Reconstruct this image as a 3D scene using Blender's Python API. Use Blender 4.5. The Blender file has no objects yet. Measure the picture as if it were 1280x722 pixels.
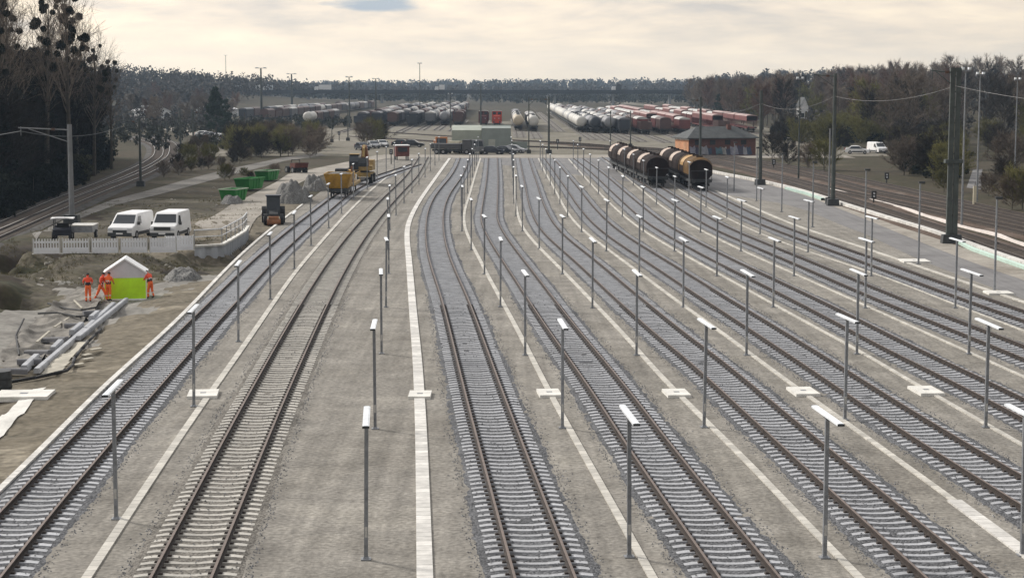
import bpy, math, random
import numpy as np
from mathutils import Vector, Matrix
random.seed(7); rng = np.random.default_rng(7)
C = bpy.context.scene.collection
SC = bpy.context.scene
R = math.radians; HAZE = 0.00012
# ------------------------------------------------------------------ camera
F, YH, H = 2300.0, 105.0, 12.4          # focal length in photo pixels, horizon row, eye height (m)
PITCH = math.atan((361 - YH) / F)
cd = bpy.data.cameras.new('camera'); cam = bpy.data.objects.new('camera', cd); C.objects.link(cam)
cam.location = (0, 0, H); cam.rotation_euler = (R(90) - PITCH, 0, 0)
cd.sensor_width = 36; cd.lens = 36 * F / 1280; cd.clip_start = 0.5; cd.clip_end = 20000
SC.camera = cam
# ------------------------------------------------------------------ sky and sun
SUN_AZ, SUN_EL = R(-52), R(33)          # azimuth from +Y, towards -X
SUN = Vector((math.sin(SUN_AZ) * math.cos(SUN_EL), math.cos(SUN_AZ) * math.cos(SUN_EL), math.sin(SUN_EL)))
W = bpy.data.worlds.new('World'); SC.world = W; W.use_nodes = True
nt = W.node_tree; nt.nodes.clear()
def N(t, **k):
    n = nt.nodes.new(t)
    for a, v in k.items(): setattr(n, a, v)
    return n
def Lk(a, b): nt.links.new(a, b)
def math_(op, a, b=None, c=None):
    n = N('ShaderNodeMath', operation=op)
    for i, v in enumerate((a, b, c)):
        if v is None: continue
        if isinstance(v, (int, float)): n.inputs[i].default_value = v
        else: Lk(v, n.inputs[i])
    return n.outputs[0]
out = N('ShaderNodeOutputWorld')
sky = N('ShaderNodeTexSky', sky_type='NISHITA', sun_disc=False, sun_elevation=SUN_EL, sun_rotation=SUN_AZ % (2 * math.pi))
sky.air_density = 1.6; sky.dust_density = 3
bg1 = N('ShaderNodeBackground'); bg1.inputs[1].default_value = 0.12; Lk(sky.outputs[0], bg1.inputs[0])
tc = N('ShaderNodeTexCoord'); sep = N('ShaderNodeSeparateXYZ'); Lk(tc.outputs['Generated'], sep.inputs[0])
az = math_('ARCTAN2', sep.outputs[0], sep.outputs[1])
el = math_('ARCSINE', sep.outputs[2])
cmb = N('ShaderNodeCombineXYZ'); Lk(math_('MULTIPLY', az, 9.0), cmb.inputs[0]); Lk(math_('MULTIPLY', el, 42.0), cmb.inputs[1])
n1 = N('ShaderNodeTexNoise'); n1.inputs['Scale'].default_value = 1.0; n1.inputs['Detail'].default_value = 7; n1.inputs['Roughness'].default_value = 0.55
n1.inputs['Distortion'].default_value = 0.5
Lk(cmb.outputs[0], n1.inputs['Vector'])
n2 = N('ShaderNodeTexNoise'); n2.inputs['Scale'].default_value = 3.2; n2.inputs['Detail'].default_value = 6
Lk(cmb.outputs[0], n2.inputs['Vector'])
# cloud deck: warm and bright low down and towards the sun, greyer higher up
cr = N('ShaderNodeValToRGB'); e = cr.color_ramp.elements
e[0].position = 0.36; e[0].color = (0.50, 0.485, 0.475, 1)
e[1].position = 0.64; e[1].color = (0.98, 0.85, 0.67, 1)
mid = cr.color_ramp.elements.new(0.5); mid.color = (0.77, 0.68, 0.58, 1)
Lk(math_('ADD', math_('MULTIPLY', n1.outputs[0], 0.7), math_('MULTIPLY', n2.outputs[0], 0.3)), cr.inputs[0])
low = N('ShaderNodeMapRange'); Lk(el, low.inputs[0])
low.inputs[1].default_value = 0.0; low.inputs[2].default_value = 0.05; low.inputs[3].default_value = 0.60; low.inputs[4].default_value = 0.10; low.interpolation_type = 'SMOOTHSTEP'
mx = N('ShaderNodeMix', data_type='RGBA'); Lk(low.outputs[0], mx.inputs[0]); Lk(cr.outputs[0], mx.inputs[6]); mx.inputs[7].default_value = (0.96, 0.81, 0.60, 1)
glow = N('ShaderNodeVectorMath', operation='DOT_PRODUCT'); Lk(tc.outputs['Generated'], glow.inputs[0]); glow.inputs[1].default_value = SUN
gl = N('ShaderNodeMapRange'); Lk(glow.outputs['Value'], gl.inputs[0]); gl.inputs[1].default_value = -0.7; gl.inputs[2].default_value = 1.0; gl.inputs[3].default_value = 0.40; gl.inputs[4].default_value = 1.60
high = N('ShaderNodeMapRange'); Lk(el, high.inputs[0]); high.inputs[1].default_value = 0.06; high.inputs[2].default_value = 0.22; high.inputs[3].default_value = 0.0; high.inputs[4].default_value = 0.85
mx2 = N('ShaderNodeMix', data_type='RGBA'); Lk(high.outputs[0], mx2.inputs[0]); Lk(mx.outputs[2], mx2.inputs[6]); mx2.inputs[7].default_value = (0.70, 0.70, 0.715, 1)
bg2 = N('ShaderNodeBackground'); Lk(mx2.outputs[2], bg2.inputs[0]); Lk(gl.outputs[0], bg2.inputs[1])
# a few gaps of blue between the clouds
def gap(a0, e0, ra, re):
    da = math_('DIVIDE', math_('SUBTRACT', az, a0), ra); de = math_('DIVIDE', math_('SUBTRACT', el, e0), re)
    d = math_('ADD', math_('MULTIPLY', da, da), math_('MULTIPLY', de, de))
    d = math_('ADD', d, math_('MULTIPLY', math_('SUBTRACT', n2.outputs[0], 0.5), 3.2))
    m = N('ShaderNodeMapRange'); Lk(d, m.inputs[0]); m.inputs[1].default_value = 1.3; m.inputs[2].default_value = 0.3
    return m.outputs[0]
g = math_('MAXIMUM', gap(-0.074, 0.0425, 0.024, 0.0038), math_('MULTIPLY', gap(-0.175, 0.047, 0.02, 0.003), 0.7))
g = math_('MULTIPLY', g, 0.85)
bg3 = N('ShaderNodeBackground'); bg3.inputs[0].default_value = (0.42, 0.50, 0.58, 1)
thin = N('ShaderNodeMixShader'); thin.inputs[0].default_value = 0.08; Lk(bg2.outputs[0], thin.inputs[1]); Lk(bg1.outputs[0], thin.inputs[2])
hole = N('ShaderNodeMixShader'); Lk(g, hole.inputs[0]); Lk(thin.outputs[0], hole.inputs[1]); Lk(bg3.outputs[0], hole.inputs[2])
Lk(hole.outputs[0], out.inputs[0])
sd = bpy.data.lights.new('sun', 'SUN'); so = bpy.data.objects.new('sun', sd); C.objects.link(so)
sd.energy = 3.2; sd.angle = R(8); sd.color = (1.0, 0.95, 0.88)
so.rotation_euler = SUN.to_track_quat('Z', 'Y').to_euler()
vs = SC.view_settings; vs.view_transform = 'Standard'; vs.look = 'None'; vs.gamma = 1; vs.use_curve_mapping = False; vs.exposure = 0.08
SC.cycles.max_bounces = 5; SC.cycles.diffuse_bounces = 3; SC.cycles.glossy_bounces = 2; SC.cycles.transparent_max_bounces = 6
# ------------------------------------------------------------------ helpers
def G(x, y, z=0.0):
    """photo pixel -> point of the horizontal plane at height z"""
    v = (361 - y) / F
    dy = math.cos(PITCH) + v * math.sin(PITCH); dz = -math.sin(PITCH) + v * math.cos(PITCH)
    t = (z - H) / dz
    return Vector(((x - 640) / F * t, dy * t, z))
def PX(p):
    """world point -> photo pixel"""
    dy = p[1]; dz = p[2] - H
    d = dy * math.cos(PITCH) - dz * math.sin(PITCH); u = dy * math.sin(PITCH) + dz * math.cos(PITCH)
    return 640 + F * p[0] / d, 361 - F * u / d
def tag(o, label=None, cat=None, group=None, kind=None):
    if label: o['label'] = label
    if cat: o['category'] = cat
    if group: o['group'] = group
    if kind: o['kind'] = kind
    return o
def thing(name, label, cat, loc=(0, 0, 0), rz=0.0, group=None):
    o = bpy.data.objects.new(name, None); C.objects.link(o); o.empty_display_size = 0.2
    o.location = loc; o.rotation_euler = (0, 0, rz)
    return tag(o, label, cat, group)
class MB:
    """collects geometry that becomes one mesh; every face carries a material index"""
    def __init__(s): s.v = []; s.f = []; s.m = []; s.uv = None
    def add(s, vs, fs, m=0):
        b = len(s.v); s.v += [tuple(q) for q in vs]
        for f in fs: s.f.append(tuple(b + i for i in f)); s.m.append(m)
    def box(s, c, d, rz=0.0, m=0, taper=1.0, rx=0.0, ry=0.0):
        hx, hy, hz = d[0] / 2, d[1] / 2, d[2] / 2
        M = Matrix.Translation(Vector(c)) @ Matrix.Rotation(rz, 4, 'Z') @ Matrix.Rotation(ry, 4, 'Y') @ Matrix.Rotation(rx, 4, 'X')
        t = taper
        q = [(-hx, -hy, -hz), (hx, -hy, -hz), (hx, hy, -hz), (-hx, hy, -hz), (-hx * t, -hy * t, hz), (hx * t, -hy * t, hz), (hx * t, hy * t, hz), (-hx * t, hy * t, hz)]
        s.add([M @ Vector(a) for a in q], [(3, 2, 1, 0), (4, 5, 6, 7), (0, 1, 5, 4), (1, 2, 6, 5), (2, 3, 7, 6), (3, 0, 4, 7)], m)
    def cyl(s, p0, p1, r0, r1=None, n=8, m=0, caps=True):
        p0, p1 = Vector(p0), Vector(p1); r1 = r0 if r1 is None else r1
        z = (p1 - p0).normalized(); x = z.orthogonal().normalized(); y = z.cross(x)
        vs = []
        for p, r in ((p0, r0), (p1, r1)):
            for i in range(n):
                a = 2 * math.pi * (i + 0.5) / n; vs.append(p + x * (r * math.cos(a)) + y * (r * math.sin(a)))
        fs = [(i, (i + 1) % n, n + (i + 1) % n, n + i) for i in range(n)]
        if caps: fs += [tuple(range(n - 1, -1, -1)), tuple(range(n, 2 * n))]
        s.add(vs, fs, m)
    def tube(s, pts, r, n=6, m=0):
        for a, b in zip(pts[:-1], pts[1:]): s.cyl(a, b, r, n=n, m=m)
    def loft(s, rings, m=0, caps=True, closed=True):
        n = len(rings[0]); vs = [p for r in rings for p in r]; fs = []
        for i in range(len(rings) - 1):
            for j in range(n if closed else n - 1):
                k = (j + 1) % n; fs.append((i * n + j, i * n + k, (i + 1) * n + k, (i + 1) * n + j))
        if caps: fs += [tuple(range(n - 1, -1, -1)), tuple(range((len(rings) - 1) * n, len(rings) * n))]
        s.add(vs, fs, m)
    def prism(s, prof, w, m=0, axis='x'):
        """polygon prof (a, z) pushed along +-w/2 of an axis"""
        if axis == 'x': r = [[(sx * w / 2, a, z) for a, z in prof] for sx in (-1, 1)]
        else: r = [[(a, sx * w / 2, z) for a, z in prof] for sx in (-1, 1)]
        s.loft(r, m)
    def build(s, name, mats, parent=None, smooth=False, loc=None):
        me = bpy.data.meshes.new(name); me.from_pydata(s.v, [], s.f)
        for q in (mats if isinstance(mats, (list, tuple)) else [mats]): me.materials.append(q)
        if len(me.materials) > 1: me.polygons.foreach_set('material_index', np.array(s.m, dtype=np.int32))
        if smooth: me.polygons.foreach_set('use_smooth', np.ones(len(me.polygons), dtype=bool))
        if s.uv is not None:
            l = me.uv_layers.new(name='UVMap'); idx = np.zeros(len(me.loops), dtype=np.int32); me.loops.foreach_get('vertex_index', idx)
            l.data.foreach_set('uv', np.array(s.uv, dtype=np.float32)[idx].ravel())
        me.update()
        o = bpy.data.objects.new(name, me); C.objects.link(o)
        if parent: o.parent = parent
        if loc is not None: o.location = loc
        return o
def kids(o): return KIDS.get(o.name) or [c for c in o.children]
KIDS = {}
def dup(root, loc, rz=None, label=None, group=None, scale=None, skip=()):
    r = root.copy(); C.objects.link(r); r.location = loc
    if rz is not None: r.rotation_euler = (0, 0, rz)
    if scale: r.scale = scale if isinstance(scale, tuple) else (scale,) * 3
    if label: r['label'] = label
    if group: r['group'] = group
    for ch, gs in TREE(root):
        if skip and ch.name.split('.')[0] in skip: continue
        c = ch.copy(); C.objects.link(c); c.parent = r
        for g_ in gs:
            d = g_.copy(); C.objects.link(d); d.parent = c
    return r
_tree = {}
def TREE(root):
    if root.name not in _tree: _tree[root.name] = [(c, list(c.children)) for c in root.children]
    return _tree[root.name]
ORD = ['first', 'second', 'third', 'fourth', 'fifth', 'sixth', 'seventh', 'eighth', 'ninth', 'tenth', 'eleventh', 'twelfth', 'thirteenth', 'fourteenth', 'fifteenth', 'sixteenth', 'seventeenth', 'eighteenth', 'nineteenth', 'twentieth']
def srgb(r, g, b):
    f = lambda c: (c / 255 / 12.92) if c / 255 <= 0.04045 else ((c / 255 + 0.055) / 1.055) ** 2.4
    return (f(r), f(g), f(b))
# ------------------------------------------------------------------ materials
MATS = {}
def mat(name, col, rough=0.7, var=0.25, scale=3.0, metal=0.0, col2=None, bump=0.0, coord='Object', stretch=(1, 1, 1), fine=0.0, rnd=0.0, spec=None):
    """noise-varied Principled material; col2 is a second colour that shows in patches"""
    if name in MATS: return MATS[name]
    m = bpy.data.materials.new(name); m.use_nodes = True; t = m.node_tree; nd = t.nodes; b = nd['Principled BSDF']; lk = t.links.new
    b.inputs['Roughness'].default_value = rough; b.inputs['Metallic'].default_value = metal
    if spec is not None: b.inputs['Specular IOR Level'].default_value = spec
    if coord == 'World': src = nd.new('ShaderNodeNewGeometry').outputs['Position']
    else: src = nd.new('ShaderNodeTexCoord').outputs[coord]
    mp = nd.new('ShaderNodeMapping'); mp.inputs['Scale'].default_value = stretch; lk(src, mp.inputs[0])
    no = nd.new('ShaderNodeTexNoise'); no.inputs['Scale'].default_value = scale; no.inputs['Detail'].default_value = 6; no.inputs['Roughness'].default_value = 0.62
    lk(mp.outputs[0], no.inputs[0])
    r = nd.new('ShaderNodeValToRGB'); el_ = r.color_ramp.elements; lk(no.outputs[0], r.inputs[0])
    c2 = col2 or tuple(c * (1 - var) for c in col); c1 = col if col2 else tuple(min(1, c * (1 + var)) for c in col)
    el_[0].position = 0.36; el_[0].color = (*c2, 1); el_[1].position = 0.64; el_[1].color = (*c1, 1)
    last = r.outputs[0]
    if fine:
        n2_ = nd.new('ShaderNodeTexNoise'); n2_.inputs['Scale'].default_value = scale * 17; n2_.inputs['Detail'].default_value = 3; lk(mp.outputs[0], n2_.inputs[0])
        h = nd.new('ShaderNodeMapRange'); lk(n2_.outputs[0], h.inputs[0]); h.inputs[1].default_value = 0.3; h.inputs[2].default_value = 0.7; h.inputs[3].default_value = 1 - fine; h.inputs[4].default_value = 1 + fine
        vm = nd.new('ShaderNodeVectorMath'); vm.operation = 'SCALE'; lk(last, vm.inputs[0]); lk(h.outputs[0], vm.inputs['Scale']); last = vm.outputs[0]
    if rnd:
        oi = nd.new('ShaderNodeObjectInfo'); h = nd.new('ShaderNodeMapRange'); lk(oi.outputs['Random'], h.inputs[0]); h.inputs[3].default_value = 1 - rnd; h.inputs[4].default_value = 1 + rnd
        vm = nd.new('ShaderNodeVectorMath'); vm.operation = 'SCALE'; lk(last, vm.inputs[0]); lk(h.outputs[0], vm.inputs['Scale']); last = vm.outputs[0]
    lk(last, b.inputs['Base Color'])
    if bump:
        bp = nd.new('ShaderNodeBump'); bp.inputs['Strength'].default_value = bump; bp.inputs['Distance'].default_value = 0.05
        nb = nd.new('ShaderNodeTexNoise'); nb.inputs['Scale'].default_value = scale * 9; nb.inputs['Detail'].default_value = 4; lk(mp.outputs[0], nb.inputs[0])
        lk(nb.outputs[0], bp.inputs['Height']); lk(bp.outputs[0], b.inputs['Normal'])
    MATS[name] = m
    return m
M_conc = mat('concrete', (0.50, 0.49, 0.46), 0.85, 0.18, 2.0, bump=0.3, fine=0.1)
M_white_conc = mat('pale_concrete', (0.66, 0.645, 0.60), 0.85, 0.12, 1.2, bump=0.2, fine=0.08)
M_galv = mat('galvanised_steel', (0.23, 0.24, 0.255), 0.5, 0.2, 4, metal=0.25, rnd=0.18)
M_lampw = mat('lamp_housing', (0.76, 0.79, 0.82), 0.4, 0.10, 3, rnd=0.08)
M_dark = mat('dark_steel', (0.035, 0.038, 0.04), 0.6, 0.3, 4)
M_black = mat('black_rubber', (0.02, 0.02, 0.021), 0.8, 0.2, 6)
M_white = mat('white_paint', (0.78, 0.78, 0.78), 0.4, 0.05, 1.5)
M_glass = mat('dark_glass', (0.03, 0.035, 0.042), 0.12, 0.1, 2)
M_mast = mat('mast_green_steel', (0.055, 0.065, 0.06), 0.6, 0.25, 2)
M_wood = mat('dark_wood', (0.06, 0.05, 0.04), 0.85, 0.3, 3)
# ------------------------------------------------------------------ lines traced on the photograph, as ground curves
def smooth_line(pts, y0, y1, lam=60.0, step=2.0):
    """pts: list of (X, Y); least-squares smooth X(Y) on a grid y0..y1"""
    n = int(round((y1 - y0) / step)) + 1; ys = y0 + step * np.arange(n)
    A = np.zeros((len(pts), n)); b = np.zeros(len(pts))
    for i, (X, Y) in enumerate(pts):
        t = min(max((Y - y0) / step, 0), n - 1.001); k = int(t); fr = t - k
        w = 1.0 / (0.3 + Y / 300.0)
        A[i, k] = (1 - fr) * w; A[i, k + 1] = fr * w; b[i] = X * w
    D = np.zeros((n - 2, n))
    for i in range(n - 2): D[i, i:i + 3] = (1, -2, 1)
    xs = np.linalg.solve(A.T @ A + lam * D.T @ D + 1e-9 * np.eye(n), A.T @ b)
    return ys, xs
class Line:
    def __init__(s, ys, xs): s.ys, s.xs = ys, xs
    def X(s, Y): return float(np.interp(Y, s.ys, s.xs))
    def tan(s, Y):
        d = Vector((s.X(Y + 1) - s.X(Y - 1), 2.0, 0)); return d.normalized()
    def pts(s, y0, y1, step=2.0):
        n = max(2, int((y1 - y0) / step) + 1)
        return [Vector((s.X(y), y, 0)) for y in np.linspace(y0, y1, n)]
def gp(pts, z=0.0): return [tuple(G(x, y, z)[:2]) for x, y in pts]
RAILS = {
 1: ([(0,638),(142,493.6),(258,380),(310.4,330),(404,251.7)],[(9.5,711),(137,556),(293.5,380),(338.5,330),(426.8,252.7),(465,226),(502,213)]),
 2: ([(189,722),(299,513.5),(317,480),(415,320),(503.7,223.6),(523.5,196.6)],[(263,722),(320,583.6),(365,480),(441,320),(508,234),(533,198.7)]),
 3: ([(644,722),(580,480),(549,360),(535,320),(534,275),(549,237),(575,198)],[(719,722),(623.5,480),(574,350),(562.5,320),(553,272),(575,224),(585.6,197.5)]),
 4: ([(900,722),(776.5,540),(748,500),(698,427),(646,350),(609,294),(601,274),(603,262.5),(606,240),(611,197.5)],[(975,722),(821.5,540),(797,500),(729,421.6),(674,350),(634,296),(621,272),(622,240),(621,197.5)]),
 5: ([(1159,722),(1080,649),(1025,599),(900,486.7),(835,430),(795,394),(739,344),(704,312.5),(674,282.5),(665,262.5),(654,220),(650,199)],[(1233,722),(1178,676),(1080,598),(900,444),(859,421),(796,367.5),(741,321),(704,292.5),(682.5,262.5),(671,227.5),(661,199)]),
 6: ([(1275,629),(1196,580),(1055,490),(934,407.5),(889,380),(844,350),(799,320),(756,291),(727.5,262.5),(701,226),(686,204)],[(1278,593),(1251,580),(1064.6,464),(985,417.5),(932.5,385),(852.5,336),(799,304),(759,275),(744,260),(724,235),(696,202.5)]),
 7: ([(1275,521),(1174,468),(1116,440),(1056,407.5),(964,360),(902.5,330),(842.5,297.5),(802.5,272.5),(762.5,236),(725,204)],[(1280,496),(1224,469),(1155,440),(1070,396),(1000,362.5),(929,330),(842.5,285.5),(807.5,260),(778,236.5),(740,205)]),
 8: ([(1279,447.5),(1209,417.5),(1120,382.5),(1040,349),(980,322.5),(925,299),(874,275),(824,241)],[(1280,431),(1209,404),(1145,380),(1072.5,349.5),(999,320),(925,291),(875,264),(834,239)]),
 9: ([(1279,399),(1224,380),(1120,341),(1081,327.5),(992.5,295),(927.5,269),(885,246)],[(1279,387.5),(1211,364),(1139,339),(1081,317.5),(992.5,287.5),(929,260),(899,246)]),
}
RAIL_Z = 0.20
TL = {}
for k, (l, r) in RAILS.items():
    lp, rp = gp(l, RAIL_Z), gp(r, RAIL_Z)
    # each rail point is shifted half a gauge towards the centre, square to the run of its rail
    pts = []
    for P_, sgn in ((lp, 1), (rp, -1)):
        q = np.array(P_); 
        for i in range(len(q)):
            a, b = q[max(i - 1, 0)], q[min(i + 1, len(q) - 1)]; d = (b - a) / np.hypot(*(b - a))
            if d[1] < 0: d = -d
            nrm = np.array((d[1], -d[0])); c = q[i] + sgn * 0.752 * nrm; pts.append((c[0], c[1]))
    TL[k] = Line(*smooth_line(pts, 24, 316 if k != 1 else 286))
TROUGH = {
 'L0': [(0,612),(56,560),(121,491),(204,418),(236,386),(268,352),(300,320),(352,276),(395,243)],
 'L1': [(109,722),(246,515),(279,470),(320,411),(387,320),(377,330),(466,236),(496,212)],
 'L2': [(531,722),(525,507),(523,480),(522,450),(517,402),(511,320),(509,284),(516,267),(535,236),(560,201)],
 'L3': [(815.6,722),(753,609),(712,537),(681,480),(658,433),(623,368),(606,340),(604,330),(586,297.5),(581,284),(580,272),(586,247.5),(592.5,224),(600,200)],
 'L4': [(1075,722),(1000,650),(950,590.6),(884,528),(837,483.5),(799,441),(790,427.5),(739,376),(705,340),(671,306),(655,287.5),(646,261),(645,255),(644,239),(641,200)],
 'L5': [(1272.7,686),(1198,629),(1150,596),(1067.6,535),(988,480.6),(933.5,439),(907.5,419),(854,382.5),(806,346),(759,311),(724,284),(711,267.5),(696,241),(682.5,217.5),(674,200)],
 'L6': [(1278,557),(1232,529),(1180,500),(1137.7,479),(1083,441),(1054,429),(999,399),(935,362.5),(876,330),(844,312.5),(799,285),(770,261),(735,226),(712.5,201)],
 'L7': [(1275,469),(1207.5,439),(1124,401),(1071,377.5),(1005,347.5),(962.5,329),(897.5,299),(845,270),(805,240),(762,205)],
 'L8': [(1270,410),(1152.5,366),(1120,350),(1010,315),(950,292),(908,272),(860,244)],
 'L9': [(1180,344),(1110,321),(1084,310),(1012.5,289),(980,276),(952.5,264),(925,252)],
}
LL = {k: Line(*smooth_line(gp(v), 24, 318)) for k, v in TROUGH.items()}
def ribbon(mb, pts, offs, m=0, u0=0.0):
    """a strip: for every point of the path a row of (offset to the right, height)"""
    rows = []; uv = []; L = 0.0
    for i, p in enumerate(pts):
        t = (pts[min(i + 1, len(pts) - 1)] - pts[max(i - 1, 0)]); t.z = 0; t.normalize(); nr = Vector((t.y, -t.x, 0))
        if i: L += (pts[i] - pts[i - 1]).length
        o = offs(i) if callable(offs) else offs
        rows.append([p + nr * a + Vector((0, 0, z)) for a, z in o]); uv += [(a, L) for a, z in o]
    n = len(rows[0]); base = len(mb.v)
    mb.add([q for r in rows for q in r], [(i * n + j, i * n + j + 1, (i + 1) * n + j + 1, (i + 1) * n + j) for i in range(len(rows) - 1) for j in range(n - 1)], m)
    if mb.uv is None: mb.uv = []
    mb.uv += [(0, 0)] * (base - len(mb.uv)) + uv
# ---- materials of the ground
def ground_mat(name, cols, scale=0.05, fine=0.2, bump=0.4, speck=9.0, streak=None):
    m = bpy.data.materials.new(name); m.use_nodes = True; t = m.node_tree; nd = t.nodes; b = nd['Principled BSDF']; lk = t.links.new
    b.inputs['Roughness'].default_value = 0.95; b.inputs['Specular IOR Level'].default_value = 0.15
    pos = nd.new('ShaderNodeNewGeometry').outputs['Position']
    no = nd.new('ShaderNodeTexNoise'); no.inputs['Scale'].default_value = scale; no.inputs['Detail'].default_value = 8; no.inputs['Roughness'].default_value = 0.65; lk(pos, no.inputs[0])
    r = nd.new('ShaderNodeValToRGB'); lk(no.outputs[0], r.inputs[0]); E_ = r.color_ramp.elements
    n = len(cols)
    for i, c in enumerate(cols):
        p = 0.34 + 0.32 * i / (n - 1)
        q = E_[0] if i == 0 else (E_[-1] if i == n - 1 else E_.new(p))
        q.position = p; q.color = (*c, 1)
    last = r.outputs[0]
    def modulate(last, sc_, amt, detail=4, mapping=None):
        v = pos
        if mapping:
            mp = nd.new('ShaderNodeMapping'); mp.inputs['Scale'].default_value = mapping; lk(pos, mp.inputs[0]); v = mp.outputs[0]
        a = nd.new('ShaderNodeTexNoise'); a.inputs['Scale'].default_value = sc_; a.inputs['Detail'].default_value = detail; lk(v, a.inputs[0])
        h = nd.new('ShaderNodeMapRange'); lk(a.outputs[0], h.inputs[0]); h.inputs[1].default_value = 0.3; h.inputs[2].default_value = 0.7; h.inputs[3].default_value = 1 - amt; h.inputs[4].default_value = 1 + amt
        vm = nd.new('ShaderNodeVectorMath'); vm.operation = 'SCALE'; lk(last, vm.inputs[0]); lk(h.outputs[0], vm.inputs['Scale']); return vm.outputs[0], a.outputs[0]
    last, f1 = modulate(last, speck, fine, 5)
    last, f2 = modulate(last, 0.8, fine * 0.6, 4)
    if streak: last, f3 = modulate(last, 1.0, streak, 4, (2.2, 0.07, 1))
    lk(last, b.inputs['Base Color'])
    bp = nd.new('ShaderNodeBump'); bp.inputs['Strength'].default_value = bump; bp.inputs['Distance'].default_value = 0.06; lk(f1, bp.inputs['Height']); lk(bp.outputs[0], b.inputs['Normal'])
    return m
M_earth = ground_mat('earth', [(0.022, 0.019, 0.014), (0.045, 0.034, 0.024), (0.04, 0.04, 0.02), (0.075, 0.058, 0.042)], 0.06, 0.3, 0.5, 2.0)
M_plat = ground_mat('platform_sand', [(0.190, 0.176, 0.154), (0.221, 0.206, 0.181), (0.234, 0.219, 0.195), (0.268, 0.250, 0.219)], 0.13, 0.30, 0.8, 6.0, streak=0.17)
M_yard = ground_mat('yard_gravel', [(0.12, 0.107, 0.08), (0.19, 0.173, 0.142), (0.155, 0.142, 0.108), (0.26, 0.238, 0.20)], 0.03, 0.25, 0.4, 1.0)
M_asph = ground_mat('asphalt', [(0.17, 0.165, 0.165), (0.20, 0.195, 0.195), (0.225, 0.22, 0.215)], 0.2, 0.08, 0.3, 9.0, streak=0.10)
M_dirtroad = ground_mat('gravel_road', [(0.24, 0.215, 0.18), (0.31, 0.285, 0.25), (0.36, 0.33, 0.285)], 0.2, 0.15, 0.3, 4.0)
M_bank = ground_mat('sandy_bank', [(0.085, 0.075, 0.055), (0.17, 0.148, 0.112), (0.13, 0.112, 0.082), (0.25, 0.22, 0.17)], 0.22, 0.28, 0.8, 3.0)
M_grass = ground_mat('rough_grass', [(0.030, 0.026, 0.016), (0.058, 0.046, 0.029), (0.042, 0.038, 0.02), (0.085, 0.068, 0.044)], 0.05, 0.3, 0.5, 1.5)
M_rustbed = ground_mat('old_ballast', [(0.075, 0.05, 0.038), (0.105, 0.075, 0.058), (0.15, 0.12, 0.10)], 0.15, 0.25, 0.5, 4.0)
M_darkbed = ground_mat('dark_ballast', [(0.05, 0.048, 0.046), (0.075, 0.07, 0.066), (0.10, 0.095, 0.088)], 0.2, 0.25, 0.5, 4.0)
def ballast_mat(name, a, b_):
    m = bpy.data.materials.new(name); m.use_nodes = True; t = m.node_tree; nd = t.nodes; bs = nd['Principled BSDF']; lk = t.links.new
    bs.inputs['Roughness'].default_value = 0.9; bs.inputs['Specular IOR Level'].default_value = 0.2
    pos = nd.new('ShaderNodeNewGeometry').outputs['Position']
    vo = nd.new('ShaderNodeTexVoronoi'); vo.inputs['Scale'].default_value = 16; lk(pos, vo.inputs['Vector'])
    r = nd.new('ShaderNodeMapRange'); sx = nd.new('ShaderNodeSeparateColor'); lk(vo.outputs['Color'], sx.inputs[0]); lk(sx.outputs[0], r.inputs[0])
    mx_ = nd.new('ShaderNodeMix'); mx_.data_type = 'RGBA'; lk(r.outputs[0], mx_.inputs[0]); mx_.inputs[6].default_value = (*a, 1); mx_.inputs[7].default_value = (*b_, 1)
    no = nd.new('ShaderNodeTexNoise'); no.inputs['Scale'].default_value = 0.5; no.inputs['Detail'].default_value = 5; lk(pos, no.inputs[0])
    h = nd.new('ShaderNodeMapRange'); lk(no.outputs[0], h.inputs[0]); h.inputs[1].default_value = 0.3; h.inputs[2].default_value = 0.7; h.inputs[3].default_value = 0.75; h.inputs[4].default_value = 1.25
    vm = nd.new('ShaderNodeVectorMath'); vm.operation = 'SCALE'; lk(mx_.outputs[2], vm.inputs[0]); lk(h.outputs[0], vm.inputs['Scale']); lk(vm.outputs[0], bs.inputs['Base Color'])
    bp = nd.new('ShaderNodeBump'); bp.inputs['Strength'].default_value = 0.9; bp.inputs['Distance'].default_value = 0.04; bp.invert = True; lk(vo.outputs['Distance'], bp.inputs['Height']); lk(bp.outputs[0], bs.inputs['Normal'])
    return m
M_ball = ballast_mat('ballast_stone', (0.052, 0.054, 0.058), (0.172, 0.175, 0.184))
M_ball_s = ballast_mat('sandy_ballast', (0.09, 0.083, 0.072), (0.25, 0.232, 0.205))
M_sleeper = mat('sleeper_concrete', (0.375, 0.382, 0.40), 0.8, 0.22, 1.4, fine=0.15, rnd=0.16)
M_sleeper_s = mat('dusty_sleeper_concrete', (0.43, 0.41, 0.37), 0.8, 0.22, 1.4, fine=0.15, rnd=0.16)
M_rust_shade = mat('shaded_rail_rust', (0.03, 0.02, 0.015), 0.75, 0.3, 6)  # rust taken near black, shade of the rail sides put into the colour
M_railtop = mat('rail_head', (0.15, 0.113, 0.095), 0.6, 0.15, 5)
M_railshine = mat('worn_rail_head', (0.55, 0.53, 0.50), 0.35, 0.1, 5, metal=0.6)
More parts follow.
